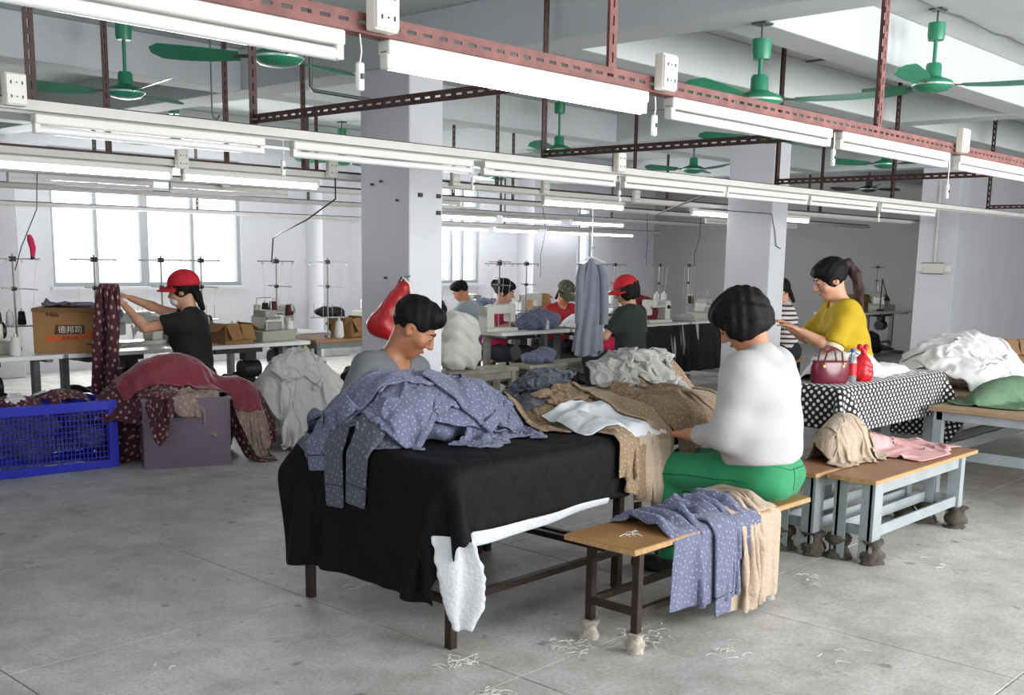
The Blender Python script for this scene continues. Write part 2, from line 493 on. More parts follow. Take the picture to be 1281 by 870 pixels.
X0, X1, Y0, Y1, ZC, ZS = -3.0, 19.4, -3.0, 14.0, 3.25, 2.92
floor = struct('floor', G().box(((X0+X1)/2, (Y0+Y1)/2, -.06), (X1-X0+.4, Y1-Y0+.4, .08)), m_joint)
_slab = None
PX_, PY_ = 1.372, 1.375
random.seed(3)
for i in range(-3, 14):
    for j in range(-3, 10):
        a, b = 1.57+PX_*i, 1.3+PY_*j
        if a > X1 or b > Y1 or a+PX_ < X0 or b+PY_ < Y0: continue
        if _slab is None:
            _slab = obj('slab', G().box((0, 0, -.012), (PX_-.006, PY_-.006, .024)), m_conc, floor, bev=.002)
            s_ = _slab
        else:
            s_ = _slab.copy(); COL.objects.link(s_)
        s_.location = (a+PX_/2, b+PY_/2, -random.random()*.0012)

struct('ceiling', G().box(((X0+X1)/2, (Y0+Y1)/2, ZC+.1), (X1-X0+.4, Y1-Y0+.4, .2)), m_ceil)
beam_n = 0
def beam(c, d):
    global beam_n
    beam_n += 1
    struct('trim_%d' % beam_n, G().box(c, d), m_ceil, bev=.008)
for xa, xb in ((.25, .58), (5.32, 5.66), (10.41, 10.75), (15.46, 15.79)):
    beam(((xa+xb)/2, (Y0+Y1)/2, (ZC+ZS)/2), (xb-xa, Y1-Y0, ZC-ZS))
for ya, yb in ((3.4, 3.68), (4.72, 4.95), (8.1, 8.42), (12.0, 12.3)):
    for xa, xb in ((.58, 5.32), (5.66, 10.41), (10.75, 15.46), (15.79, X1)):
        if xa < 5 and ya < 5: continue
        beam(((xa+xb)/2, (ya+yb)/2, (ZC+ZS)/2), (xb-xa-.002, yb-ya, ZC-ZS-.004))

def wall_x(name, y, x0, x1, t, holes=()):
    """a wall that runs along X, with real openings"""
    g = G(); xs = x0
    for a, b, z0, z1 in sorted(holes):
        g.box(((xs+a)/2, y, ZC/2), (a-xs, t, ZC))
        g.box(((a+b)/2, y, z0/2), (b-a, t, z0)); g.box(((a+b)/2, y, (z1+ZC)/2), (b-a, t, ZC-z1)); xs = b
    g.box(((xs+x1)/2, y, ZC/2), (x1-xs, t, ZC))
    return struct(name, g, m_wall)
def wall_y(name, x, y0, y1, t, holes=()):
    g = G(); ys = y0
    for a, b, z0, z1 in sorted(holes):
        g.box((x, (ys+a)/2, ZC/2), (t, a-ys, ZC))
        g.box((x, (a+b)/2, z0/2), (t, b-a, z0)); g.box((x, (a+b)/2, (z1+ZC)/2), (t, b-a, ZC-z1)); ys = b
    g.box((x, (ys+y1)/2, ZC/2), (t, y1-ys, ZC))
    return struct(name, g, m_wall if name != 'wall_right' else mat('shaded_wall', 'b0b1ae', .8, noise=(1.1, .06)))  # end wall darker than the others: the far bay's shade put into its colour
BW = [(6.31, 9.13, 1.1, 2.88), (12.3, 14.1, 1.1, 2.88), (16.62, 17.3, 1.1, 2.88)]
wall_x('wall_back', Y1+.1, X0-.2, X1+.2, .2, BW)
wall_x('wall_front', Y0-.1, X0-.2, X1+.2, .2, [(x-1.35, x+1.35, 1.0, 2.8) for x in (1.5, 5.0, 8.5, 12.0, 15.5)])
wall_y('wall_left', X0-.1, Y0, Y1, .2, [(.15, 2.85, 1.0, 2.8)])
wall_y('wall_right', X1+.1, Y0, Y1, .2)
wall_x('wall_partition', 6.32, 15.79, X1, .2)
for k, (a, b) in enumerate(((5.05, 5.72), (10.3, 10.8), (15.1, 16.35))):
    struct('trim_%d' % (30+k), G().box(((a+b)/2, Y1-.2, ZC/2), (b-a, .4, ZC)), m_wall, bev=.01)
for k, (a, b, z0, z1) in enumerate(BW):
    wf = struct('window_%d' % (k+1), G().box(((a+b)/2, Y1-.02, z0-.02), (b-a+.1, .14, .04)), m_wall)   # the sill carries the window
    fr = G(); y = Y1+.08
    for z in (z0+.025, z1-.025): fr.box(((a+b)/2, y, z), (b-a, .07, .05))
    for x in (a+.025, b-.025): fr.box((x, y, (z0+z1)/2), (.05, .07, z1-z0-.1))
    struct('window_frame', fr, m_frame, wf)
    posts = {0: [6.93, 7.62, 8.36], 1: [12.9, 13.45, 13.72], 2: [16.96]}[k]
    xs = [a]+posts+[b]
    for x in posts:
        struct('mullion', G().box((x, y, (z0+z1)/2), (.05 if x != 7.62 else .12, .06, z1-z0-.1)), m_frame, wf)
    struct('transom', G().box(((a+b)/2, y, 2.42), (b-a-.1, .05, .04)), m_frame, wf)
    for xa, xb in zip(xs[:-1], xs[1:]):
        for za, zb in ((z0+.05, 2.4), (2.44, z1-.05)):
            struct('pane', G().box(((xa+xb)/2, y+.005, (za+zb)/2), (xb-xa-.06, .005, zb-za)), m_glass, wf)

m_col = mat('painted_column', 'd9dade', .7, noise=(2.2, .05), bump=(14, .05))
for k, (x, lab) in enumerate(((5.32, 0), (10.41, 0), (15.46, 0))):
    c = struct('column', G().box((x+.165, 6.275, ZS/2), (.33, .55, ZS-.002)), m_col, bev=.012)
    if k == 0: col0 = c
# rusty bolt stubs and anchor holes left in the nearest column
m_rust = mat('old_bolt', '4a4440', .7)
for (y, z) in ((6.3, 2.12), (6.12, 1.98), (6.25, 1.42), (6.4, 2.1)): obj('bolt', G().cyl((5.3205, y, z), (5.295, y, z), .009, n=8), m_rust, col0)
for (x, z) in ((5.42, 2.02), (5.6, 2.02), (5.6, 1.9)): obj('bolt', G().box((x, 5.992, z), (.035, .014, .03)), m_rust, col0)

# ================================================================== LIGHT RAILS, LAMPS, FANS
m_red = mat('red_oxide_angle', '8a5a55', .6, .2, noise=(14, .35), bump=(40, .1))
m_dark = mat('dark_brown_angle', '4c3430', .55, .2, noise=(20, .4))
m_grey = mat('grey_angle', '55504e', .5, .3, noise=(20, .3))
m_trunk = mat('white_trunking', 'dcdad6', .5, noise=(6, .08))
m_white = mat('white_plastic', 'e6e4de', .4)
m_ivory = mat('ivory_plastic', 'dcd8cc', .45)
m_blk = mat('black_plastic', '1c1c1e', .4)
m_tubeoff = mat('tube_glass_off', 'f0f0f0', .15)
m_tube = mat('tube_glass_lit', 'ffffff', .3, emit=('f1f2ff', 12))
m_wire = mat('grey_wire', '5f5f60', .5)

def rail(name, label, y, z, x0, x1, m, hangers, trunk=True, w=.045, hm=None, ties=()):
    t = thing(name, label, 'light rail', (x0, y, z), group='hanging light rails')
    obj('rail_angle', G().slotted(x1-x0, w, .004, axis='x', flip=-1, o=(0, 0, w/2)), m, t)
    if trunk:
        obj('cable_trunking', G().box(((x1-x0)/2, -.033, .008), (x1-x0, .026, .04)).box(((x1-x0)/2, .03, -.01), (x1-x0, .02, .02)), m_trunk, t, label='white cable trunking')
    for x in hangers:
        top = ZC
        for xa, xb in ((.25, .58), (5.32, 5.66), (10.41, 10.75), (15.46, 15.79)):
            if xa < x < xb: top = ZS
        for ya, yb in ((3.4, 3.68), (4.72, 4.95), (8.1, 8.42)):
            if ya < y < yb: top = ZS
        obj('hanger', G().slotted(top-z-.004, .042, .004, axis='z', o=(x-x0, .02, .0)), hm or m, t)
    for x, ylen in ties:
        obj('cross_tie', G().slotted(ylen, .042, .004, axis='y', o=(x-x0, -ylen, .06)), hm or m, t)
    return t
rail('light_rail', 'red-brown slotted angle rail running overhead nearest the camera', 2.42, 2.185, .3, 9.5, m_red, (3.07, 5.16, 7.9), False, .05)
rail('light_rail', 'pale rail with white trunking crossing in front of the nearest white column', 4.55, 2.155, 0.2, 15.0, m_dark, (3.05, 5.13, 7.95, 10.1, 12.56, 2.0), ties=((3.07, 2.03), (7.96, 2.03), (5.15, 2.03), (12.58, 2.03)), w=.036)
rail('light_rail', 'dark rail carrying the lit tubes just behind the nearest white column', 6.75, 2.16, .8, 16.6, m_dark, (3.44, 4.3, 4.95, 7.0, 8.99, 12.9), w=.045)
rail('light_rail', 'dark rail over the front row of sewing tables', 8.9, 2.2, 1.5, 18.8, m_dark, (3.55, 6.68, 8.54, 9.5, 12.6, 16.6))
rail('light_rail', 'rail with bright lit tubes over the second row of sewing tables', 11.1, 2.19, 3.0, 18.6, m_grey, (5.5, 8.2, 11.6, 14.2), w=.04)
rail('light_rail', 'farthest lit rail close to the back wall', 13.3, 2.1, 5.0, 18.6, m_grey, (8.0, 11.0, 14.0), w=.04)

def make_lamp(L, lit):
    t = thing('tube_light', '', 'lamp')
    obj('lamp_housing', G().box((0, 0, -.02), (L, .05, .04), taper=1), m_white, t, bev=.006)
    for s in (-1, 1):
        obj('tube_holder', G().box((s*(L/2-.012), 0, -.052), (.024, .034, .05)), m_white, t, bev=.004)
    obj('tube', G().cyl((-L/2+.02, 0, -.062), (L/2-.02, 0, -.062), .017, n=12), m_tube if lit else m_tubeoff, t, smooth=60)
    return t
LAMP = {}
def lamp(x0, x1, y, z, lit, label, group):
    L = round(x1-x0, 2); key = (round(L, 1), lit)
    if key not in LAMP:
        t = LAMP[key] = make_lamp(L, lit); t.location = ((x0+x1)/2, y, z); t['label'] = label; t['group'] = group
    else: t = dup(LAMP[key], ((x0+x1)/2, y, z), None, label, group)
    return t
g1 = 'tube lights under the nearest rail'
ZR = 2.183
lamp(.66, 1.9, 2.42, ZR, False, 'unlit tube light at the top left corner, nearest of all', g1)
lamp(2.05, 3.26, 2.42, ZR, True, 'bright lit tube light under the red-brown rail, the largest lit one', g1)
lamp(3.41, 4.65, 2.42, ZR, False, 'unlit tube light just right of the large lit tube', g1)
lamp(4.75, 5.98, 2.42, ZR, False, 'unlit tube light under the red-brown rail left of its white socket box', g1)
lamp(6.14, 7.38, 2.42, ZR, False, 'unlit tube light leaving the picture at the upper right edge', g1)
g2 = 'unlit tube lights under the pale rail'
ZR = 2.135
for a, b, l in ((2.0, 3.1, 'unlit tube light under the pale rail at far left, above the lit pair'), (3.3, 4.47, 'unlit tube light passing in front of the nearest white column'),
                (4.61, 5.82, 'unlit tube light under the pale rail just right of the nearest column'), (5.94, 7.16, 'unlit tube light on the pale rail left of the second column'),
                (7.22, 8.4, 'unlit tube light on the pale rail in front of the second column'), (8.5, 9.7, 'unlit tube light on the pale rail right of the second column'),
                (9.85, 11.05, 'unlit tube light on the pale rail left of the third column')):
    lamp(a, b, 4.55, ZR, False, l, g2)
g3 = 'lit tube lights on the third rail'
ZR = 2.14
for a, b, l in ((2.66, 3.88, 'lit tube light at the left edge above the cardboard box'), (3.95, 5.08, 'lit tube light above the person in the red cap at left, with a violet glow'),
                (7.62, 8.8, 'lit tube light above the hanging grey dress, highest of the middle lamps'), (10.05, 11.1, 'lit tube light cut off by the second column at its left'),
                (11.7, 12.6, 'lit tube light showing just right of the second column')):
    lamp(a, b, 6.75, ZR, True, l, g3)
g4 = 'lit tube lights on the far rails'
for a, b, y, z, l in ((10.3, 11.5, 11.1, 2.17, 'lit far tube light nearest the first column, upper one'), (11.62, 12.95, 11.1, 2.17, 'lit far tube light over the person in pink'), (13.2, 14.5, 11.1, 2.17, 'lit far tube light over the red cap in the middle'),
                      (12.4, 13.6, 13.3, 2.08, 'lowest lit tube light beside the first column'), (13.75, 14.9, 13.3, 2.08, 'second lowest lit tube light from the first column'), (15.1, 16.3, 13.3, 2.08, 'low far lit tube light left of the hanging dress'), (16.4, 17.7, 13.3, 2.08, 'low far lit tube light right of the hanging dress')):
    lamp(a, b, y, z, True, l, g4)
g5 = 'unlit tube lights over the front row of sewing tables'
for a, l in ((3.7, 'unlit tube light under the dark rail in front of the bright window'), (5.1, 'unlit tube light under the dark rail right of the bright window'), (7.4, 'unlit tube light under the dark rail right behind the nearest column'),
             (13.6, 'unlit tube light on the dark rail between the second and third columns'), (15.0, 'unlit tube light on the dark rail near the third column')):
    lamp(a, a+1.21, 8.9, 2.18, False, l, g5)

# socket boxes on the rails
def outlet():
    t = thing('socket_box', '', 'socket')
    obj('socket_body', G().box((0, 0, .05), (.086, .04, .125)), m_ivory, t, bev=.006)
    obj('socket_face', G().box((0, -.022, .05), (.078, .006, .112)), m_white, t, bev=.002)
    h = G()
    for zz in (.022, .075):
        for xx in (-.022, .0, .022): h.box((xx, -.0255, zz), (.005, .003, .012 if xx else .005))
    obj('socket_hole', h, m_blk, t, kind='stuff')
    return t
OUT = outlet(); OUT.location = (2.0, 2.365, 2.20); tag(OUT, 'white socket box on the near rail above the left end of the large lit tube', 'socket', 'socket boxes on the rails')
for x, y, z, l in ((3.31, 2.365, 2.2, 'white socket box on the near rail above the right end of the large lit tube'), (6.06, 2.365, 2.2, 'white socket box on the near rail at upper right'),
                   (1.9, 4.475, 2.16, 'white socket box at the left edge on the pale rail'), (5.79, 4.475, 2.16, 'small white socket box on the pale rail left of the second column'),
                   (3.91, 6.675, 2.14, 'grey socket box between the two lit lamps at left'), (5.15, 6.675, 2.16, 'grey socket box with a black plug left of the nearest column'),
                   (6.42, 6.675, 2.17, 'grey socket box just right of the nearest column'), (7.55, 6.675, 2.17, 'grey socket box left of the middle lit tube'), (8.92, 6.675, 2.15, 'grey socket box right of the middle lit tube'),
                   (5.6, 8.825, 2.17, 'socket box on the dark rail right of the bright window'), (16.3, 8.825, 2.19, 'small socket box on the dark rail near the third column')):
    dup(OUT, (x, y, z), 0, l)
# pull switches on cords
def pull(lab, x, y, z, dz):
    t = thing('pull_switch', lab, 'switch', (x, y, z), group='pull switches hanging from the rails')
    obj('switch_cord', G().tube([(0, 0, dz), (.006, 0, dz*.6), (0, 0, .035)], .0025, 6), m_white, t)
    obj('switch_body', G().box((0, 0, 0), (.022, .018, .075)), m_white, t, bev=.006)
    obj('switch_button', G().box((0, -.011, 0), (.008, .006, .014)), m_blk, t)
for x, y, z, dz, l in ((1.95, 2.4, 2.07, .11, 'pull switch hanging right of the unlit lamp at the top left'), (3.3, 2.4, 2.07, .1, 'pull switch below the right end of the large lit tube'), (4.67, 2.4, 2.06, .11, 'pull switch between two unlit lamps at upper right'),
                       (5.99, 2.4, 1.98, .2, 'pull switch on a long cord in front of the third column'), (3.2, 4.53, 2.0, .13, 'pull switch on the pale rail left of the nearest column'), (4.5, 4.53, 2.0, .13, 'pull switch on the pale rail right of the nearest column'),
                       (5.87, 4.53, 2.0, .13, 'pull switch on the pale rail above the hanging dress'), (9.78, 4.53, 2.0, .12, 'pull switch on the pale rail left of the third column')):
    pull(l, x, y, z, dz)

# ceiling fans
m_green = mat('fan_green', '2f8a68', .35, noise=(8, .12))
m_fdark = mat('fan_dark', '3a3d3c', .4)
m_rod = mat('fan_rod', '5a5c5a', .4, .5)
def make_fan(m, drop, a0, R=.66):
    t = thing('ceiling_fan', '', 'fan')
    top = drop
    obj('hook_rod', G().cyl((0, 0, top-.1), (0, 0, top), .007, n=8).box((0, 0, top-.006), (.09, .09, .012)), m_rod, t)
    obj('canopy', G().lathe([(.0, top-.2), (.05, top-.2), (.056, top-.17), (.056, top-.09), (.03, top-.085), (0, top-.085)], n=18), m, t, smooth=40)
    obj('down_rod', G().cyl((0, 0, .06), (0, 0, top-.19), .013, n=10), m, t, smooth=40)
    obj('motor', G().lathe([(0, -.052), (.05, -.05), (.1, -.038), (.132, -.012), (.135, .002), (.12, .022), (.07, .04), (.052, .05), (.05, .12), (.042, .135), (0, .135)], n=28), m, t, smooth=50)
    obj('motor_trim', G().lathe([(.133, -.012), (.137, -.005), (.133, .004)], n=28), mat('fan_trim', 'c8d8cf', .3, .6), t, smooth=60)
    for k in range(3):
        a = a0+k*2*math.pi/3
        M = rot('Z', a) @ rot('X', math.radians(20))
        br = G().box((0, 0, 0), (1, 1, 1)); br.v = []; br.f = []
        br.box(M @ Vector((.17, 0, .0)), (.13, .03, .005), M)
        pts = []
        n = 9
        vs = []; fs = []
        for i in range(n+1):
            u = i/n; x = .2+(R-.2)*u
            w0 = .045+.03*math.sin(min(1, u*1.4)*math.pi/2); 
            if u > .85: w0 *= math.sqrt(max(.06, 1-((u-.85)/.16)**2))
            for sgn in (-1, 1):
                for dz in (-.002, .002):
                    vs.append(M @ Vector((x, sgn*w0, dz+.02*u*u)))
        for i in range(n):
            b = i*4; c = b+4
            fs += [(b, c, c+2, b+2), (b+1, b+3, c+3, c+1), (b, b+1, c+1, c), (b+2, c+2, c+3, b+3)]
        fs += [(0, 2, 3, 1), (n*4, n*4+1, n*4+3, n*4+2)]
        bl = obj('blade', G().add(vs, fs), m, t, smooth=40)
        obj('blade_bracket', br, m_rod, bl)
    return t
FANS = [(5.66, 3.39, 2.5, ZS, -1.08, m_green, 'large green fan hanging from the beam corner at upper right', .68), (7.4, 3.12, 2.77, ZC, -.92, m_green, 'green fan at the top right with three wide still blades', .66),
        (3.5, 4.98, 2.605, ZC, 2.4, m_green, 'green fan half hidden by the unlit lamp at the top left', .66), (3.97, 7.5, 2.7, ZC, 2.55, m_green, 'green fan hanging at upper left above the bright window', .66),
        (6.4, 11.05, 2.745, ZC, 2.35, m_green, 'small green fan left of the nearest column above the lit lamps', .6), (9.0, 11.45, 2.75, ZC, 2.6, m_green, 'small green fan partly hidden by the left side of the nearest column', .6),
        (8.8, 7.6, 2.69, ZC, -.8, m_green, 'green fan in the middle under the large lit tube', .6), (11.5, 7.75, 2.68, ZC, 2.4, m_green, 'green fan left of the second column near its top', .6),
        (12.04, 11.6, 2.75, ZC, -.7, m_green, 'tiny far green fan right of the nearest column', .6), (9.1, 5.3, 2.7, ZC, 2.3, m_green, 'green fan whose motor shows in front of the second column', .66),
        (12.2, 5.62, 2.7, ZC, 2.5, m_green, 'green fan behind the rail between the second and third columns', .66), (16.2, 7.7, 2.7, ZC, -.4, m_fdark, 'dark fan in the dim bay left of the third column', .6)]
for x, y, z, top, a, m, l, R in FANS:
    f = make_fan(m, top-z, a, R); f.location = (x, y, z); tag(f, l, 'fan', 'ceiling fans')

# conduits, cables and hooks under the ceiling
def line(name, label, cat, pts, r, m, n=6, group=None):
    return tag(obj(name, G().tube(pts, r, n), m, smooth=60), label, cat, group)
line('conduit', 'bent grey conduit dropping from the ceiling left of the nearest column', 'conduit', [(4.45, 5.98, ZC), (4.45, 5.98, 2.66), (4.47, 5.98, 2.635), (4.95, 5.98, 2.63)], .012, m_rod, 8)
line('ceiling_cable', 'thin sagging cable stapled along the ceiling at the top right', 'cable', [(5.9+.3*i, 3.1-.002*i, ZC-.006-.008*(i % 3)) for i in range(20)], .006, m_wire)
line('conduit', 'thin grey conduit along the ceiling beside the large green fan', 'conduit', [(8.6, 5.6, ZC-.01), (8.6, 3.75, ZC-.01)], .009, m_wire)
line('ceiling_hook', 'small bent hook under the ceiling above the left lit lamps', 'hook', [(4.6, 7.4, ZC), (4.6, 7.4, 2.62), (4.61, 7.4, 2.58), (4.64, 7.4, 2.57), (4.665, 7.4, 2.6)], .006, m_wire)
line('hanging_cable', 'black cable running down from the grey socket to the left machines', 'cable', [(5.2, 6.7, 2.16), (5.24, 6.75, 2.0), (5.3, 7.2, 1.85), (5.6, 8.0, 1.75), (5.95, 8.6, 1.72), (5.97, 8.66, 1.5)], .006, m_blk)
line('hanging_cable', 'thin cable hanging down left of the bright window', 'cable', [(3.0, 8.85, 2.18), (2.98, 8.8, 1.9), (3.2, 8.8, 1.6), (3.3, 8.75, 1.45)], .005, m_wire)
line('hanging_cable', 'thin cable in a long curve toward the machine with the pink sock', 'cable', [(3.9, 8.85, 2.18), (3.86, 8.8, 1.9), (3.7, 8.75, 1.6), (3.62, 8.7, 1.42)], .004, m_blk)
line('hanging_cable', 'thin black cable hanging in front of the second column', 'cable', [(10.1, 6.72, 2.13), (10.4, 6.0, 2.08), (10.45, 5.98, 1.9), (10.5, 5.985, 1.75), (10.6, 5.985, 1.72)], .005, m_wire)
line('hanging_cable', 'thin cable running down to the thread stand right of the hanging dress', 'cable', [(12.1, 8.87, 2.18), (12.05, 8.8, 1.85), (11.75, 8.6, 1.6), (11.7, 8.55, 1.5)], .005, m_blk)
line('hanging_cable', 'cable dropping to the thread stand left of the second column', 'cable', [(13.4, 8.87, 2.18), (13.3, 8.8, 1.9), (12.95, 8.65, 1.65), (12.9, 8.6, 1.5)], .005, m_blk)
line('hanging_cable', 'thin cable hanging in front of the white pilaster in the middle', 'cable', [(10.0, 8.87, 2.18), (9.98, 8.8, 1.9), (9.9, 8.8, 1.6), (9.85, 8.75, 1.35)], .004, m_wire)
# slanted brace, wall switches
line('slanted_brace', 'thin brown bar slanting from the pale rail down to the lit rail', 'brace', [(7.2, 4.6, 2.12), (9.4, 6.75, 2.05)], .01, m_dark, 6)
t = thing('switch_panel', 'grey switch panel on the left side of the third column', 'switch', (15.46, 6.28, 1.52))
obj('panel_box', G().box((-.03, 0, 0), (.05, .3, .16)), m_ivory, t, bev=.004)
obj('side_socket', G().box((-.025, .2, .01), (.045, .09, .09)).box((-.025, -.2, .0), (.045, .09, .09)), m_white, t, kind='stuff')
obj('panel_edge', G().box((-.057, 0, .075), (.006, .31, .012)).box((-.057, 0, -.075), (.006, .31, .012)), m_wire, t)
obj('panel_conduit', G().cyl((-.02, 0, .08), (-.02, 0, 1.2), .015, n=8), m_trunk, t)

# ================================================================== TABLES AND BENCHES
m_steel = mat('brown_steel', '3e302b', .45, .4, noise=(25, .35))
m_wood = mat('plywood', 'a87c4c', .45, noise=(5, .2, '93693d'), bump=(30, .05))
m_edge = mat('plywood_edge', 'c29a66', .6, noise=(40, .3))
m_redwood = mat('worn_brown_top', 'a17455', .4, noise=(4, .15), bump=(30, .04))
m_paint = mat('grey_blue_paint', 'a9b2b5', .4, .2, noise=(7, .14), bump=(30, .05))
m_rag = mat('dirty_rag', '5d564d', .95, noise=(30, .5), bump=(60, .8))
m_palerag = mat('pale_rag', 'c4bcae', .95, noise=(30, .35), bump=(60, .8))
m_lam = mat('pale_laminate', 'e4e6e3', .35, noise=(6, .05))
m_dkmach = mat('dark_iron', '2a2b2c', .5, .3)
m_legs = mat('table_leg_grey', '7d827c', .5, .2, noise=(9, .2))

def wrap(name, x, y, z0, z1, r, m, parent, seed):
    rs = random.Random(seed); prof = []
    n = 7
    g = G(); vs = []; fs = []; k = 14
    for i in range(n+1):
        u = i/n
        rr = r*(1+.22*math.sin(u*9+seed)+(.35 if u < .12 else 0))
        for j in range(k):
            a = 2*math.pi*j/k
            q = rr*(1+.18*rs.uniform(-1, 1))
            vs.append((x+q*math.cos(a), y+q*math.sin(a), z0+(z1-z0)*u+rs.uniform(-.004, .004)*(0 < i < n)))
    for i in range(n):
        for j in range(k):
            j2 = (j+1) % k; fs.append((i*k+j, i*k+j2, (i+1)*k+j2, (i+1)*k+j))
    fs += [tuple(range(k-1, -1, -1)), tuple(n*k+j for j in range(k))]
    return obj(name, g.add(vs, fs), m, parent, smooth=70)

# the two work tables with the garment piles
def work_table(label, x0, x1, y0, y1, h):
    t = thing('work_table', label, 'table', ((x0+x1)/2, (y0+y1)/2, 0), group='low steel work tables')
    a, b = (x1-x0)/2, (y1-y0)/2
    obj('table_top', G().box((0, 0, h-.0175), (2*a, 2*b, .029)), m_wood, t, bev=.003)
    for sx in (-1, 1):
        for sy in (-1, 1):
            obj('leg', G().box((sx*(a-.025), sy*(b-.025), (h-.032)/2), (.036, .036, h-.032)), m_steel, t)
        obj('end_stretcher', G().box((sx*(a-.025), 0, .2), (.03, 2*b-.09, .03)), m_steel, t)
    for sy in (-1, 1):
        obj('side_stretcher', G().box((0, sy*(b-.025), .2), (2*a-.09, .03, .03)), m_steel, t)
        obj('apron', G().box((0, sy*(b-.025), h-.06), (2*a-.09, .025, .05)), m_steel, t)
work_table('low steel work table under the black quilted cover', 2.94, 4.1, 3.06, 4.06, .74)
work_table('second work table carrying the brown garment pile', 4.12, 5.55, 3.12, 4.06, .74)

t = thing('small_bench', 'small wooden bench on brown steel legs under the seated person in white', 'bench', (4.07, 2.64, 0))
obj('seat_board', G().box((0, 0, .452), (1.42, .36, .026)), m_wood, t, bev=.003)
obj('seat_edge', G().box((0, -.1815, .452), (1.42, .003, .02)).box((-.7115, 0, .452), (.003, .36, .02)), m_edge, t)
for sx in (-.6, .44):
    for sy in (-.12, .12):
        l = obj('leg', G().box((sx, sy, .2275), (.032, .032, .423)), m_steel, t)
        wrap('rag_wrap', sx, sy, .001, .085, .034, m_palerag, l, sx*7+sy*31)
    obj('cross_bar', G().box((sx, 0, .17), (.026, .208, .028)), m_steel, t)
    obj('seat_rail', G().box((sx, 0, .425), (.026, .208, .026)), m_steel, t)
for sy in (-.12, .12):
    obj('long_bar', G().box((-.08, sy, .17), (1.008, .026, .028)), m_steel, t)
    obj('seat_rail', G().box((-.08, sy, .425), (1.008, .026, .026)), m_steel, t)

def steel_bench(label, x, y, L=1.42, W=.27, h=.47):
    t = thing('steel_bench', label, 'bench', (x, y, 0), group='grey steel benches with brown tops')
    obj('seat_board', G().box((L/2, 0, h-.012), (L, W, .024)), m_redwood, t, bev=.003)
    obj('board_edge', G().box((L/2, -W/2-.0015, h-.012), (L, .003, .02)).box((-.0015, 0, h-.012), (.003, W, .02)), m_edge, t)
    for sx in (.1, L-.16):
        for sy in (-1, 1):
            l = obj('leg', G().box((sx, sy*(W/2-.035), (h-.026)/2), (.1 if sx < 1 else .06, .03, h-.026)).box((sx-.047 if sx < 1 else sx-.028, sy*(W/2-.035)-sy*.03, (h-.026)/2), (.006, .06, h-.026)), m_paint, t)
            wrap('rag_wrap', sx, sy*(W/2-.04), .001, .13, .058, m_rag, l, sx*5+sy+x)
        obj('end_bar', G().box((sx, 0, .17), (.03, W-.12, .05)), m_paint, t)
    for sy in (-1, 1):
        obj('low_bar', G().box((L/2-.02, sy*(W/2-.04), .17), (L-.36, .012, .06)), m_paint, t)
        obj('apron', G().box((L/2-.02, sy*(W/2-.04), h-.06), (L-.36, .012, .07)), m_paint, t)
steel_bench('grey steel bench nearest the camera at right, with dirty rags on its feet', 5.36, 2.53)
steel_bench('grey steel bench standing behind the first one, mostly under the pink garment', 5.3, 2.84, 1.46)

# the table with the dotted cloth and the cutting tables at right
def plain_table(name, label, x0, x1, y0, y1, h, mt, ml, shelf=None, lw=.05):
    t = thing(name, label, 'table', ((x0+x1)/2, (y0+y1)/2, 0))
    a, b = (x1-x0)/2, (y1-y0)/2
    obj('table_top', G().box((0, 0, h-.015), (2*a, 2*b, .03)), mt, t, bev=.004)
    obj('apron', G().box((-a+.04, 0, h-.06), (.02, 2*b-.1, .06)).box((a-.04, 0, h-.06), (.02, 2*b-.1, .06)).box((0, -b+.04, h-.06), (2*a-.12, .02, .06)).box((0, b-.04, h-.06), (2*a-.12, .02, .06)), ml, t, kind='stuff')
    for sx in (-1, 1):
        for sy in (-1, 1):
            obj('leg', G().box((sx*(a-.06), sy*(b-.06), (h-.03)/2), (lw, lw, h-.03)), ml, t)
        if shelf: obj('low_bar', G().box((sx*(a-.06), 0, shelf), (.03, 2*b-.12-lw, .07)), ml, t)
    if shelf:
        for sy in (-1, 1): obj('low_bar', G().box((0, sy*(b-.06), shelf), (2*a-.12-lw, .03, .07)), ml, t)
    return t
plain_table('garment_table', 'table hidden under the black and white dotted cloth', 6.3, 7.9, 3.08, 3.52, .8, m_wood, m_paint)
m_cut = mat('cutting_board', 'a98d70', .5, noise=(5, .12))
plain_table('cutting_table', 'low cutting table at the right edge carrying the green cloth', 7.42, 10.4, 1.1, 2.98, .62, m_cut, m_paint, .3, .06)
plain_table('cutting_table', 'cutting table behind the green cloth carrying the white heap', 8.2, 10.6, 3.02, 4.5, .62, m_cut, m_paint, .3, .06)

# sewing tables in rows
def sew_table():
    t = thing('sewing_table', '', 'table')
    g = G().prism([(-.59, -.3), (.56, -.3), (.59, -.27), (.59, .27), (.56, .3), (-.56, .3), (-.59, .27), (-.59, -.27)], .73, .765)
    obj('table_top', g, m_lam, t, bev=.004)
    for s in (-1, 1):
        l = obj('leg', G().box((s*.48, .03, .37), (.05, .07, .72)), m_legs, t)
        obj('leg_foot', G().box((s*.48, .03, .03), (.05, .5, .05)), m_legs, l)
        obj('top_bracket', G().box((s*.48, 0, .715), (.05, .5, .025)), m_legs, l)
    obj('cross_bar', G().box((0, .08, .2), (.9, .04, .04)), m_legs, t)
    mo = obj('motor', G().cyl((.02, .05, .5), (.2, .05, .5), .085, n=14), m_dkmach, t, smooth=40)
    obj('motor_bracket', G().box((.1, .05, .655), (.12, .1, .14)), m_dkmach, mo)
    obj('treadle', G().box((0, -.05, .13), (.4, .28, .02), rot('X', .25)), m_dkmach, t)
    obj('drip_tray', G().box((-.1, 0, .7), (.5, .24, .06)), m_dkmach, t)
    return t
ST = sew_table(); _first = [True]
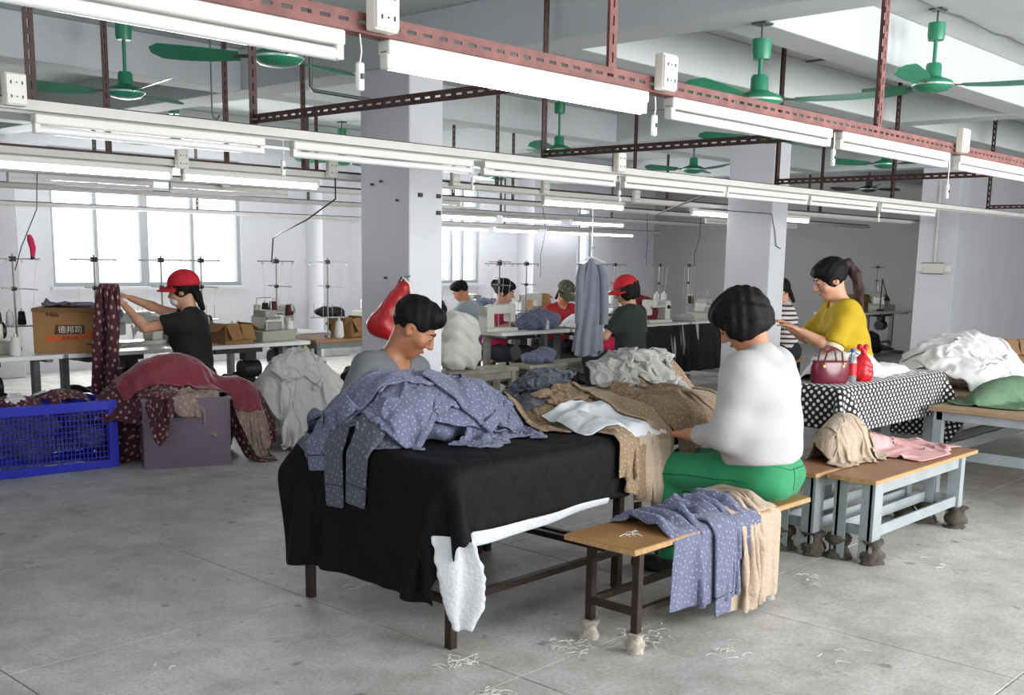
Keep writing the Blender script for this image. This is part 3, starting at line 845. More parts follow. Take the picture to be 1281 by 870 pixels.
def table(x, y, label, grp, rz=0):
    if _first[0]:
        _first[0] = False
        ST.location = (x, y, 0); ST.rotation_euler = (0, 0, rz); tag(ST, label, 'table', grp); return ST
    return dup(ST, (x, y, 0), rz, label, grp)
gf = 'sewing tables of the front row'; gb = 'sewing tables of the back row'
for x, l in ((3.3, 'sewing table at the left edge below the thread cones'), (4.5, 'sewing table below the printed cardboard box'), (5.7, 'sewing table behind the person in the black T-shirt at left'),
             ):
    table(x, 8.78, l, gf)
for x, l in ((9.15, 'sewing table in front of the person in pink'), (10.35, 'sewing table with the white cloth over its edge'), (11.6, 'white sewing table with the large white machine in the middle'), (12.82, 'sewing table just left of the second column')):
    table(x, 8.45, l, gf)
for x, l in ((9.4, 'far sewing table of the person in the grey T-shirt'), (11.2, 'far sewing table behind the person in pink'), (12.6, 'far sewing table behind the camouflage cap'), (14.2, 'far sewing table below the white pilaster')):
    table(x, 10.9, l, gb)
table(17.0, 8.3, 'dim sewing table at the end wall left of its twin', 'sewing tables by the end wall')
table(18.3, 8.3, 'dim sewing table at the end wall beside the third column', 'sewing tables by the end wall')
plain_table('packing_table', 'brown wooden table end right of the overlock machine', 6.35, 7.5, 8.5, 9.1, .765, m_wood, m_legs)

# wooden stool, middle benches
def plank_bench(label, x, y, L, W, h, rz=0):
    t = thing('plank_bench', label, 'bench', (x, y, 0), rz, group='grey painted plank benches')
    m = mat('grey_worn_wood', '9d9a89', .7, noise=(8, .25))
    obj('seat_board', G().box((0, 0, h-.02), (L, W, .04)), m, t, bev=.003)
    for sx in (-1, 1):
        for sy in (-1, 1): obj('leg', G().box((sx*(L/2-.06), sy*(W/2-.04), (h-.04)/2), (.06, .05, h-.04)), m, t)
    for sy in (-1, 1): obj('side_rail', G().box((0, sy*(W/2-.04), h-.08), (L-.19, .03, .07)), m, t)
    return t
plank_bench('short worn plank bench in front of the white sack', 7.72, 7.72, 1.0, .3, .47)
plank_bench('long grey plank bench in front of the person in pink', 9.2, 7.78, 1.5, .3, .46)
plank_bench('green-topped bench under the person with the red cap in the middle', 9.3, 6.95, .7, .32, .44)

# ================================================================== SEWING MACHINES, THREAD STANDS, CONES
m_mach = mat('machine_enamel', 'd3d5cb', .3, noise=(9, .05))
m_mgrey = mat('machine_grey', 'a5a89f', .4, noise=(9, .1))
m_chrome = mat('chrome', 'b9bcbe', .2, .9)
def machine():
    t = thing('sewing_machine', '', 'sewing machine')
    obj('machine_bed', G().box((0, 0, .02), (.5, .18, .04)), m_mach, t, bev=.008)
    obj('machine_arm', G().box((.17, 0, .16), (.11, .14, .24)).box((-.03, 0, .245), (.3, .12, .1)), m_mach, t, bev=.012, kind='stuff')
    hd = obj('machine_head', G().box((-.2, 0, .2), (.09, .11, .2)), m_mach, t, bev=.012)
    obj('needle_bar', G().cyl((-.2, 0, .045), (-.2, 0, .1), .006, n=8), m_chrome, hd)
    obj('presser_foot', G().box((-.2, 0, .05), (.02, .045, .006)), m_chrome, hd)
    obj('tension_dial', G().cyl((-.2, -.055, .2), (-.2, -.075, .2), .016, n=12), m_chrome, hd)
    w = obj('hand_wheel', G().cyl((.225, 0, .23), (.255, 0, .23), .062, n=18), m_mgrey, t, smooth=40)
    obj('control_panel', G().box((.02, -.063, .25), (.16, .008, .06)), m_mgrey, t)
    obj('stitch_dial', G().cyl((.17, -.07, .2), (.17, -.09, .2), .025, n=14), m_blk, t, smooth=40)
    obj('thread_pin', G().cyl((.05, .03, .295), (.05, .03, .37), .004, n=6).cyl((.1, .03, .295), (.1, .03, .36), .004, n=6), m_chrome, t, kind='stuff')
    return t
def overlock():
    t = thing('overlock_machine', '', 'sewing machine')
    obj('machine_base', G().box((0, 0, .05), (.46, .28, .1)), mat('overlock_grey', 'a3a695', .4), t, bev=.012)
    obj('machine_body', G().box((.03, .03, .17), (.26, .2, .14)), m_mach, t, bev=.02)
    h = obj('machine_head', G().box((-.06, 0, .26), (.12, .16, .06)).box((.07, .04, .25), (.12, .1, .06)), m_mgrey, t, bev=.01, kind='stuff')
    obj('hand_wheel', G().cyl((.17, .03, .18), (.2, .03, .18), .07, n=16), m_blk, t, smooth=40)
    obj('looper_cover', G().box((-.03, -.085, .14), (.22, .03, .08)), m_chrome, t, bev=.006)
    for k in range(4): obj('tension_dial', G().cyl((-.1+.05*k, -.075, .215), (-.1+.05*k, -.1, .215), .014, n=10), m_chrome, t)
    obj('thread_guide', G().tube([(-.1, .05, .29), (-.1, .05, .4), (.1, .05, .4), (.1, .05, .29)], .004, 6), m_chrome, t)
    return t
MA = machine(); OV = overlock(); _mf = {'m': True, 'o': True}
def put_machine(kind, x, y, z, rz, label, grp=None):
    src = MA if kind == 'm' else OV
    grp = grp or ('lockstitch sewing machines' if kind == 'm' else 'overlock machines')
    if _mf[kind]:
        _mf[kind] = False; src.location = (x, y, z); src.rotation_euler = (0, 0, rz); tag(src, label, 'sewing machine', grp); return src
    return dup(src, (x, y, z), rz, label, grp)
TZ = .7655
put_machine('o', 5.98, 8.75, TZ, .25, 'grey-green overlock machine on the front table left of the nearest column')
put_machine('o', 3.36, 8.8, TZ, .1, 'dark cluttered overlock machine at the left edge below the thread cones')
put_machine('o', 5.25, 8.9, TZ, -.1, 'overlock machine partly hidden behind the person in black at left')
put_machine('o', 13.0, 8.45, TZ, 0, 'overlock machine left of the second column')
put_machine('o', 10.9, 10.9, TZ, .1, 'far overlock machine behind the machine of the person in pink')
put_machine('o', 9.2, 11.1, TZ, .1, 'far overlock machine right of the nearest column')
put_machine('m', 8.75, 8.4, TZ, math.pi, 'white sewing machine in front of the person in pink')
put_machine('m', 11.75, 8.4, TZ, 0, 'large cream sewing machine in the middle, right of the black T-shirt')
put_machine('m', 6.6, 9.55, TZ, .2, 'white sewing machine behind the overlock machine at left')
put_machine('m', 11.9, 10.8, TZ, math.pi, 'far white sewing machine below the carton by the pilaster')
put_machine('m', 4.75, 8.95, TZ, .2, 'sewing machine behind the raised arms of the person at left')
put_machine('m', 14.2, 10.9, TZ, 0, 'far sewing machine behind the hanging dress')
put_machine('o', 18.3, 8.3, TZ, 0, 'dim olive machine at the end wall beside the third column')
table(6.6, 9.6, 'sewing table behind the overlock machine at left', gb)

m_stand = mat('stand_pipe', '8f9190', .4, .4)
def stand():
    t = thing('thread_stand', '', 'thread stand')
    obj('stand_foot', G().cyl((0, 0, 0), (0, 0, .03), .035, n=14), m_stand, t, smooth=40)
    obj('stand_pole', G().cyl((0, 0, .03), (0, 0, .78), .008, n=8), m_stand, t, smooth=60)
    tr = obj('spool_tray', G().box((0, .0, .2), (.34, .1, .008)), m_stand, t)
    for k in (-1.5, -.5, .5, 1.5): obj('spool_pin', G().cyl((k*.1, 0, .204), (k*.1, 0, .33), .003, n=6), m_stand, tr)
    ar = obj('guide_arm', G().box((0, .0, .74), (.46, .02, .012)), m_stand, t)
    for k in (-1.5, -.5, .5, 1.5): obj('thread_eye', G().tube([(k*.13, -.02, .735), (k*.13+.012, -.02, .722), (k*.13, -.02, .71), (k*.13-.012, -.02, .722)], .0025, 5, True), m_chrome, ar)
    obj('lower_arm', G().box((.05, 0, .5), (.3, .014, .01), rot('Y', .06)), m_stand, t)
    obj('pole_clamp', G().box((0, 0, .74), (.04, .04, .04)).box((0, 0, .5), (.03, .03, .03)), m_dkmach, t, kind='stuff')
    obj('thread', G().tube([(-.15, 0, .33), (-.19, -.02, .72)], .0015, 4).tube([(.05, 0, .33), (.06, -.02, .72)], .0015, 4).tube([(.15, 0, .33), (.19, -.02, .72)], .0015, 4), m_white, t, kind='stuff')
    return t
STD = stand(); _sf = [True]
def put_stand(x, y, rz, label, s=1):
    if _sf[0]:
        _sf[0] = False; o = STD; o.location = (x, y, TZ); o.rotation_euler = (0, 0, rz); tag(o, label, 'thread stand', 'thread stands')
    else: o = dup(STD, (x, y, TZ), rz, label, 'thread stands')
    return o
STANDS = [(3.72, 8.98, .1, 'thread stand at the left edge with a pink sock on top'), (4.4, 8.98, .2, 'thread stand behind the printed cardboard box'), (5.02, 8.98, .1, 'thread stand above the raised hands at left, in front of the window'),
          (5.42, 8.98, .2, 'thread stand behind the red cap of the person at left'), (6.22, 8.95, .15, 'tall thread stand left over the overlock machine'), (6.66, 8.72, -.2, 'tall thread stand right over the overlock machine'),
          (8.98, 8.6, 0, 'thread stand beside the person in pink'), (9.5, 8.66, .1, 'thread stand in front of the white pilaster'), (10.62, 8.66, 0, 'thread stand hidden by the hanging dress'), (11.2, 8.68, 0, 'thread stand right of the red cap in the middle'),
          (12.15, 8.66, .1, 'thread stand above the red sack in the middle'), (12.85, 8.66, .2, 'thread stand at the cable left of the second column'), (10.3, 11.1, 0, 'far thread stand right of the nearest column'), (11.6, 11.1, 0, 'far thread stand right of the person in pink'),
          (17.1, 8.5, 0, 'dark thread stand by the end wall behind the person in yellow'), (18.45, 8.5, 0, 'dark thread stand by the third column')]
for x, y, a, l in STANDS: put_stand(x, y, a, l)
# thread cones
def cone(m):
    t = thing('thread_cone', '', 'thread cone')
    obj('thread_winding', G().lathe([(0, .008), (.036, .008), (.038, .02), (.028, .12), (.024, .128), (0, .128)], n=16), m, t, smooth=50)
    obj('cone_core', G().lathe([(0, 0), (.03, 0), (.028, .008), (.012, .008), (.01, .15), (.007, .152), (0, .152)], n=12), m_ivory, t, smooth=50)
    return t
CM = {'white': mat('thread_white', 'e3e3e0', .8, bump=(200, .3)), 'black': mat('thread_black', '1b1b20', .8, bump=(200, .3)), 'wine': mat('thread_wine', '4a1a2a', .8, bump=(200, .3)), 'navy': mat('thread_navy', '26233f', .8, bump=(200, .3)), 'tan': mat('thread_tan', '8d7355', .8, bump=(200, .3))}
CONES = {}
def put_cone(c, x, y, z, label, s=1.0):
    if c not in CONES:
        o = CONES[c] = cone(CM[c]); o.location = (x, y, z); tag(o, label, 'thread cone', 'thread cones')
    else: o = dup(CONES[c], (x, y, z), 0, label, 'thread cones')
    o.scale = (s, s, s)
SZ = TZ+.2045
def on_stand(k, slot, c, label, s=.9):
    x, y, a, _ = STANDS[k]; d = (slot-1.5)*.1
    put_cone(c, x+d*math.cos(a), y+d*math.sin(a), SZ, label, s)
on_stand(0, 0, 'black', 'black thread cone on the stand at the left edge, far left'); on_stand(0, 1, 'white', 'white thread cone on the stand at the left edge'); on_stand(0, 2, 'black', 'black thread cone right of the white one on the left edge stand')
put_cone('white', 3.53, 8.56, TZ, 'tall white thread cone on the table at the left edge', 1.15)
on_stand(1, 0, 'black', 'dark thread cone above the cardboard box, first from left', 1); on_stand(1, 1, 'wine', 'wine thread cone above the cardboard box, second from left', 1.05); on_stand(1, 2, 'navy', 'navy thread cone above the blue ball'); on_stand(1, 3, 'wine', 'wine thread cone right of the navy one over the cardboard box')
on_stand(4, 0, 'black', 'black thread cone on the stand over the overlock machine', 1.1); on_stand(4, 1, 'wine', 'wine thread cone next to the black one over the overlock machine', 1.2); on_stand(4, 3, 'wine', 'small wine thread cone in the middle of the overlock stand')
put_cone('white', 6.3, 8.86, TZ, 'white thread cone behind the overlock machine', 1.3); put_cone('white', 6.72, 8.62, TZ, 'white thread cone on the brown table right of the overlock machine', 1.3); put_cone('tan', 5.72, 8.95, TZ, 'tan thread cone left behind the overlock machine', 1.2)
put_cone('white', 5.68, 8.78, TZ, 'white thread cone left of the overlock machine', 1.3)
on_stand(10, 1, 'white', 'white thread cone above the red sack, left one', 1.2); on_stand(10, 3, 'white', 'white thread cone above the red sack, right one', 1.2); on_stand(11, 2, 'black', 'dark thread cone left of the second column'); on_stand(11, 3, 'tan', 'tan thread cone nearest the second column')
on_stand(12, 1, 'white', 'far white thread cone right of the nearest column'); on_stand(13, 1, 'white', 'far white thread cone behind the person in pink'); on_stand(13, 2, 'white', 'far white thread cone by the pilaster carton')
put_cone('white', 9.45, 8.28, TZ, 'small white thread cone at the edge of the table of the person in pink', .8)

# ================================================================== BOXES AND SMALL THINGS ON THE TABLES
m_card = mat('cardboard', 'a37a4c', .8, noise=(5, .12), bump=(50, .1))
m_card2 = mat('dark_cardboard', '8a6a4a', .85, noise=(5, .15))
def text(name, s, size, loc, m, parent, rx=math.pi/2, rz=0, ext=.0008, bold=0):
    c = bpy.data.curves.new(name, 'FONT'); c.body = s; c.size = size; c.extrude = ext; c.align_x = 'CENTER'; c.offset = bold
    o = bpy.data.objects.new(name, c); COL.objects.link(o)
    bpy.context.view_layer.update()
    me = bpy.data.meshes.new_from_object(o.evaluated_get(bpy.context.evaluated_depsgraph_get()))
    bpy.data.objects.remove(o, do_unlink=True)
    me.materials.clear(); me.materials.append(m)
    o = bpy.data.objects.new(name, me); COL.objects.link(o); o.parent = parent; o.location = loc; o.rotation_euler = (rx, 0, rz); o['kind'] = 'stuff'
    return o
t = thing('cardboard_box', 'large printed cardboard box with an orange band on the left tables', 'box', (4.05, 8.7, TZ), -.62)
W, D, Hh = .52, .36, .36
obj('box_body', G().box((0, 0, Hh/2), (W, D, Hh)), m_card, t, bev=.004)
obj('box_flap', G().box((0, -D/2-.02, Hh-.012), (W, .05, .004), rot('X', .5)), m_card2, t)
obj('box_flap', G().box((0, D/2+.03, Hh+.01), (W, .08, .004), rot('X', -.3)), m_card, t)
m_org = mat('orange_print', 'd0622a', .7, noise=(9, .15)); m_ink = mat('brown_ink', '54381f', .7); m_inkw = mat('white_print', 'e4ddd2', .7)
g = G().prism([(-.16, .09), (.2, .12), (.24, .2), (.2, .205), (.14, .15), (-.16, .14)], 0, .001)
o = obj('orange_band', g, m_org, t); o.location = (0, -D/2-.0005, 0); o.rotation_euler = (math.pi/2, 0, 0)
g = G().prism([(-.1, .15), (.13, .155), (.13, .225), (-.09, .225)], 0, .0012)
o = obj('title_plate', g, m_ink, t); o.location = (0, -D/2-.0012, 0); o.rotation_euler = (math.pi/2, 0, 0)
text('lettering', '\u5fb7\u90a6\u53f8', .062, (.02, -D/2-.003, .166), m_inkw, t)
text('lettering', '\u65e5\u7528\u54c1\u7cfb', .032, (.02, -D/2-.003, .112), m_ink, t)
text('lettering', '9486', .05, (-.11, -D/2-.002, .29), m_ink, t, bold=.001)
text('lettering', '4X20', .026, (.17, -D/2-.002, .065), m_ink, t, bold=.001)
def open_carton(label, loc, rz, W, D, H, m):
    t = thing('carton', label, 'box', loc, rz, group='open brown cartons')
    g = G()
    for sx in (-1, 1): obj('carton_side', G().box((sx*W/2, 0, H/2), (.005, D, H)), m, t)
    for sy in (-1, 1): obj('carton_side', G().box((0, sy*D/2, H/2), (W-.006, .005, H)), m, t)
    obj('carton_base', G().box((0, 0, .004), (W-.01, D-.01, .004)), m, t)
    for s in (-1, 1):
        obj('carton_flap', G().box((s*W*.24, -D/2-.035, H-.06), (W*.44, .005, .15), rot('X', -.5) @ rot('Y', s*.12)), m, t)
        obj('carton_flap', G().box((s*(W/2+.05), 0, H-.02), (.14, D*.95, .005), rot('Y', s*.5)), m, t)
    return t
open_carton('open brown carton with hanging flaps between the person in black and the overlock machine', (5.52, 8.66, TZ), .1, .3, .22, .17, m_card)
open_carton('brown carton on the table end right of the overlock machine', (6.98, 8.78, TZ), .3, .3, .25, .18, m_card)
open_carton('carton standing on the white heap table before the plain wall at right', (10.3, 3.45, .6205), -.65, .5, .26, .3, m_card2)
open_carton('far carton by the white pilaster in the middle', (12.35, 11.05, TZ), 0, .3, .25, .26, m_card)
open_carton('olive carton on the dim table at the end wall', (17.3, 8.35, TZ), 0, .5, .3, .28, mat('olive_card', '7a7038', .8))
t = thing('yarn_ball', 'blue ball of yarn above the cardboard box', 'yarn', (4.44, 8.7, 1.06))
obj('ball', G().lathe([(.055*math.sin(math.pi*i/12), -.055*math.cos(math.pi*i/12)) for i in range(13)], n=18), mat('blue_yarn', '4f7fae', .7, bump=(90, .5)), t, smooth=180)
obj('ball_peg', G().cyl((0, 0, -.055), (0, 0, 1.06*-1+TZ+.0), .012, n=8), m_stand, t)
t = thing('sock', 'bright pink sock pulled over the thread stand at the left edge', 'sock', (3.88, 8.97, 1.5))
obj('sock_body', G().tube([(0, 0, .02), (.005, 0, .09), (-.012, 0, .16), (-.02, 0, .2)], [.016, .024, .026, .014], 10), mat('pink_knit', 'e0355e', .9, bump=(150, .4)), t, smooth=60)
obj('sock_cuff', G().tube([(0, 0, -.0), (0, 0, .025)], .017, 10), m_blk, t, smooth=40)
t = thing('folded_lamp', 'dark desk lamp arm by the third column on the dim table', 'lamp', (18.0, 8.2, TZ))
obj('lamp_base', G().cyl((0, 0, 0), (0, 0, .03), .06, n=12), m_dkmach, t); obj('lamp_arm', G().tube([(0, 0, .03), (.02, 0, .55), (.25, 0, .25)], .01, 6), m_dkmach, t); obj('lamp_shade', G().lathe([(.02, 0), (.06, -.08)], (.25, 0, .25), 12), m_dkmach, t)
# slanted board leaning under the left row
t = thing('leaning_board', 'pale board leaning under the left tables beside the white heap', 'board', (6.35, 8.3, 0))
obj('plank', G().box((0, 0, .36), (.09, .03, .95), rot('Y', -.72)), mat('pale_board', 'aaa48c', .7), t)
# crates and tubs
m_blue = mat('blue_plastic', '2a35c4', .35)
t = thing('plastic_crate', 'blue latticed plastic crate full of dotted cloth at the left edge', 'crate', (3.38, 7.86, 0), -.1)
L, W, Hh = .9, .5, .5
for z, hh in ((Hh-.035, .07), (.03, .06)):
    for sy in (-1, 1): obj('crate_rim', G().box((0, sy*W/2, z), (L+.03, .03, hh)), m_blue, t, bev=.004)
    for sx in (-1, 1): obj('crate_rim', G().box((sx*L/2, 0, z), (.03, W-.03, hh)), m_blue, t, bev=.004)
for sx in (-1, 1):
    for sy in (-1, 1): obj('crate_corner', G().box((sx*(L/2-.01), sy*(W/2-.004), Hh/2), (.07, .04, Hh-.002)), m_blue, t, bev=.004)
_p = None
for k in range(28):
    x = -L/2+.05+k*(L-.1)/27
    for sy in (-1, 1):
        if _p is None: _p = obj('lattice_bar', G().box((0, 0, 0), (.006, .008, Hh-.13)), m_blue, t); q = _p
        else: q = _p.copy(); COL.objects.link(q)
        q.location = (x, sy*(W/2-.006), Hh/2)
_p = None
for k in range(9):
    z = .08+k*(Hh-.17)/8
    for sy in (-1, 1):
        if _p is None: _p = obj('lattice_rail', G().box((0, 0, 0), (L-.06, .007, .006)), m_blue, t); q = _p
        else: q = _p.copy(); COL.objects.link(q)
        q.location = (0, sy*(W/2-.01), z)
m_tub = bpy.data.materials.new('cloudy_plastic'); m_tub.use_nodes = True
_b = m_tub.node_tree.nodes['Principled BSDF']; _b.inputs['Base Color'].default_value = (*lin('8d7f90'), 1); _b.inputs['Roughness'].default_value = .3; _b.inputs['Alpha'].default_value = .55
t = thing('storage_tub', 'cloudy plastic tub full of wine cloth under the red heap', 'tub', (4.27, 7.38, 0), -.42)
W, D, Hh = .62, .42, .52
for sx in (-1, 1): obj('tub_side', G().box((sx*W/2, 0, Hh/2), (.008, D, Hh)), m_tub, t)
for sy in (-1, 1): obj('tub_side', G().box((0, sy*D/2, Hh/2), (W-.01, .008, Hh)), m_tub, t)
obj('tub_base', G().box((0, 0, .006), (W-.02, D-.02, .008)), m_tub, t)
obj('tub_rim', G().box((0, -D/2, Hh-.008), (W+.03, .022, .016)).box((0, D/2, Hh-.008), (W+.03, .022, .016)).box((-W/2, 0, Hh-.008), (.022, D-.03, .016)).box((W/2, 0, Hh-.008), (.022, D-.03, .016)), m_tub, t, kind='stuff')

# ================================================================== PEOPLE
def V3(*a): return np.array(a, float)
def nrm(v): v = np.array(v, float); return v/np.linalg.norm(v)
def RX(a): return np.array([[1, 0, 0], [0, math.cos(a), -math.sin(a)], [0, math.sin(a), math.cos(a)]])
def RZ(a): return np.array([[math.cos(a), -math.sin(a), 0], [math.sin(a), math.cos(a), 0], [0, 0, 1]])

def skin_mat(name, col):
    m = mat(name, col, .5, noise=(14, .08), sub=.12)
    return m
SK_A = skin_mat('skin_tan', 'b57a58'); SK_B = skin_mat('skin_light', 'd7a283'); SK_C = skin_mat('skin_warm', 'c98c6c')
m_hair = mat('black_hair', '0e0c0b', .55, noise=(60, .5), bump=(220, .5), spec=.25)
m_hairr = mat('wine_hair', '38141a', .55, noise=(60, .5), bump=(220, .5))
m_eye = mat('eye_dark', '120d0b', .15); m_brow = mat('brow', '231813', .8); m_lip = mat('lip', 'a3564c', .5)

class Pose:
    def __init__(s, seat=None, hip=.92, lean=0., side=0., sw=.165, nod=0., look=0., roll=0., arm_l=None, arm_r=None, female=True, knees=None, hs=1.0, neck_f=0.):
        s.sw, s.female, s.hs = sw, female, hs
        zp = seat+.1 if seat is not None else hip
        s.p = V3(0, 0, zp)
        s.u = nrm((math.sin(side), math.sin(lean), math.cos(lean)))
        s.rt = nrm(V3(1, 0, 0)-s.u*s.u[0]); s.fw = np.cross(s.u, s.rt)
        s.c = s.p+s.u*.3; s.n = s.p+s.u*.5+s.fw*-.01
        s.S = {-1: s.p+s.u*.445-s.rt*sw, 1: s.p+s.u*.445+s.rt*sw}
        nd = nrm(s.u+s.fw*(.25+neck_f)+V3(0, 0, .4))
        s.Rh = RZ(look) @ RX(-nod) @ np.array([[math.cos(roll), 0, math.sin(roll)], [0, 1, 0], [-math.sin(roll), 0, math.cos(roll)]])
        s.hc = s.n+nd*.085+s.Rh @ V3(0, .012, .085)*hs
        s.A = {}
        for k, a in ((-1, arm_l), (1, arm_r)):
            if a is None:   # forearms forward at table height
                e = s.S[k]+V3(.05*k, .08, -.26); w = e+V3(-.06*k, .23, .02)
            else: e, w = V3(*a[0]), V3(*a[1])
            e = s.S[k]+nrm(e-s.S[k])*.275; w = e+nrm(w-e)*.245
            s.A[k] = (e, w)
        s.L = {}
        for k in (-1, 1):
            h = s.p+V3(.085*k, .0, -.02)
            if seat is not None:
                kn = h+nrm(V3(.06*k, 1, -.03))*.42; an = V3(kn[0], kn[1]-.06, .075)
            else:
                kn = V3(.09*k, .03, .49); an = V3(.09*k, -.02, .08)
            if knees: kn, an = V3(*knees[k][0]), V3(*knees[k][1])
            s.L[k] = (h, kn, an)
    def H(s, x, y, z): return s.hc+s.Rh @ (V3(x, y, z)*s.hs)
    def Rt(s): return np.stack([s.rt, s.fw, s.u], 1)

def torso(I, P, f=0., loose=0.):
    R = P.Rt(); w = P.sw; kk = .05+loose*1.6
    I.ell(P.p+P.u*.0, (.165+f, .115+f+loose*.5, .12+f), .04, R)
    I.ell(P.p+P.u*.16+P.fw*.005, (w-.02+f+loose, .1+f+loose, .15), kk, R)
    I.ell(P.p+P.u*.33-P.fw*.005, (w-.008+f+loose*.6, .112+f+loose*.4, .165), kk, R)
    I.cap(P.S[-1]-P.u*.01+P.rt*.03, P.S[1]-P.u*.01-P.rt*.03, .058+f*.8, k=kk)
    I.cap(P.S[-1]+P.rt*.05, P.n-P.u*.01, .045+f*.6, .05+f*.5, k=.04); I.cap(P.S[1]-P.rt*.05, P.n-P.u*.01, .045+f*.6, .05+f*.5, k=.04)
    if P.female:
        for k in (-1, 1): I.ell(P.p+P.u*.31+P.fw*(.075)+P.rt*.075*k, (.06+f, .055+f, .06+f), .03, R)
def hand(I, e, w, k, curl=.5, up=V3(0, 0, 1)):
    d = nrm(w-e); s_ = nrm(np.cross(d, up))*1.0; n = np.cross(s_, d)     # n points out of the back of the hand
    M = np.stack([s_, d, n], 1)
    c = w+d*.05
    I.ell(c, (.037, .05, .017), .012, M)
    for i in range(4):
        o = (i-1.5)*.0195; ln = (.04, .046, .043, .034)[i] if k > 0 else (.034, .043, .046, .04)[i]
        a = w+d*.088+s_*o
        d1 = nrm(d-n*curl*.7); b = a+d1*ln; d2 = nrm(d-n*curl*1.8); q = b+d2*ln*.85
        I.cap(a-d*.012, b, .0092, .0085, .006); I.cap(b, q, .0085, .007, .004)
    th = -1 if k > 0 else 1
    a = w+d*.025+s_*.028*th; b = a+nrm(d*.7+s_*.75*th-n*.3)*.042; q = b+nrm(d+s_*.2*th-n*.5)*.034
    I.cap(a, b, .0125, .0105, .01); I.cap(b, q, .0105, .008, .004)

def body(name, P, m, h, parent):
    pts = [P.p, P.n, P.hc+V3(0, 0, .17)]+[q for k in (-1, 1) for q in (*P.A[k], *P.L[k], P.S[k])]
    pts += [P.A[k][1]+nrm(P.A[k][1]-P.A[k][0])*.21 for k in (-1, 1)]+[P.L[k][2]+V3(0, .2, -.07) for k in (-1, 1)]
    pts = np.array(pts)
    I = Imp(pts.min(0)-.15, pts.max(0)+.12, h)
    torso(I, P)
    I.cap(P.n-P.u*.04, P.H(0, -.02, -.06), .058, .052, .03)
    # head
    R = P.Rh; s = P.hs
    I.ell(P.H(0, -.012, .03), V3(.074, .094, .092)*s, .02, R)
    I.ell(P.H(0, .022, -.035), V3(.061, .068, .088)*s, .03, R)
    I.ell(P.H(0, .055, -.098), V3(.026, .026, .022)*s, .03, R)
    for k in (-1, 1):
        I.ell(P.H(.042*k, .055, -.03), V3(.028, .03, .028)*s, .02, R)
        I.ell(P.H(.032*k, .1, -.002), V3(.021, .017, .012)*s, .012, R, neg=True)
        I.ell(P.H(.033*k, .083, -.003), V3(.0135, .0135, .0135)*s, .006, R)
        I.ell(P.H(.074*k, -.008, -.012), V3(.011, .021, .032)*s, .006, R)
        I.ell(P.H(.078*k, -.002, -.01), V3(.006, .01, .017)*s, .005, R, neg=True)
    I.cap(P.H(0, .088, .012), P.H(0, .112, -.032), .0085*s, .0125*s, .012)
    for k in (-1, 1): I.ell(P.H(.011*k, .1, -.036), V3(.0095, .012, .008)*s, .008, R)
    I.ell(P.H(0, .083, -.064), V3(.023, .011, .0065)*s, .007, R); I.ell(P.H(0, .081, -.076), V3(.02, .011, .0075)*s, .007, R)
    I.cap(P.H(-.03, .086, .02), P.H(.03, .086, .02), .009*s, k=.015)
    for k in (-1, 1):
        e, w = P.A[k]
        I.cap(P.S[k], P.S[k]*.5+e*.5, .05, .043, .03); I.cap(P.S[k]*.5+e*.5, e, .043, .036, .02)
        m1 = e*.65+w*.35
        I.cap(e, m1, .036, .039, .015); I.cap(m1, w, .039, .026, .015)
        hand(I, e, w, k)
        hp, kn, an = P.L[k]
        I.cap(hp, kn, .085, .058, .04); c1 = kn*.65+an*.35-V3(0, .015, 0)
        I.cap(kn, c1, .056, .054, .02); I.cap(c1, an, .054, .038, .02)
        I.cap(an+V3(0, -.02, -.035), an+V3(0, .16, -.05), .036, .028, .02)
    o = obj(name, I.mesh(), m, parent, smooth=180, smo=1)
    for k in (-1, 1):
        ey = obj('eye', G().lathe([(.0115*math.sin(math.pi*i/8), -.0115*math.cos(math.pi*i/8)) for i in range(9)], n=12), m_eye, parent, smooth=180)
        ey.location = P.H(.033*k, .0875, -.004); ey.scale = (s*1.05, s*.8, s*.5)
        br = obj('eyebrow', G().tube([P.H(.014*k, .098, .02), P.H(.033*k, .096, .026), P.H(.052*k, .08, .021)], [.0025, .004, .0022], 6), m_brow, parent, smooth=180)
    obj('lips', G().tube([P.H(-.021, .084, -.069), P.H(-.008, .0945, -.067), P.H(0, .0945, -.0685), P.H(.008, .0945, -.067), P.H(.021, .084, -.069)], [.002, .006, .0065, .006, .002], 8), m_lip, parent, smooth=180)
    return o

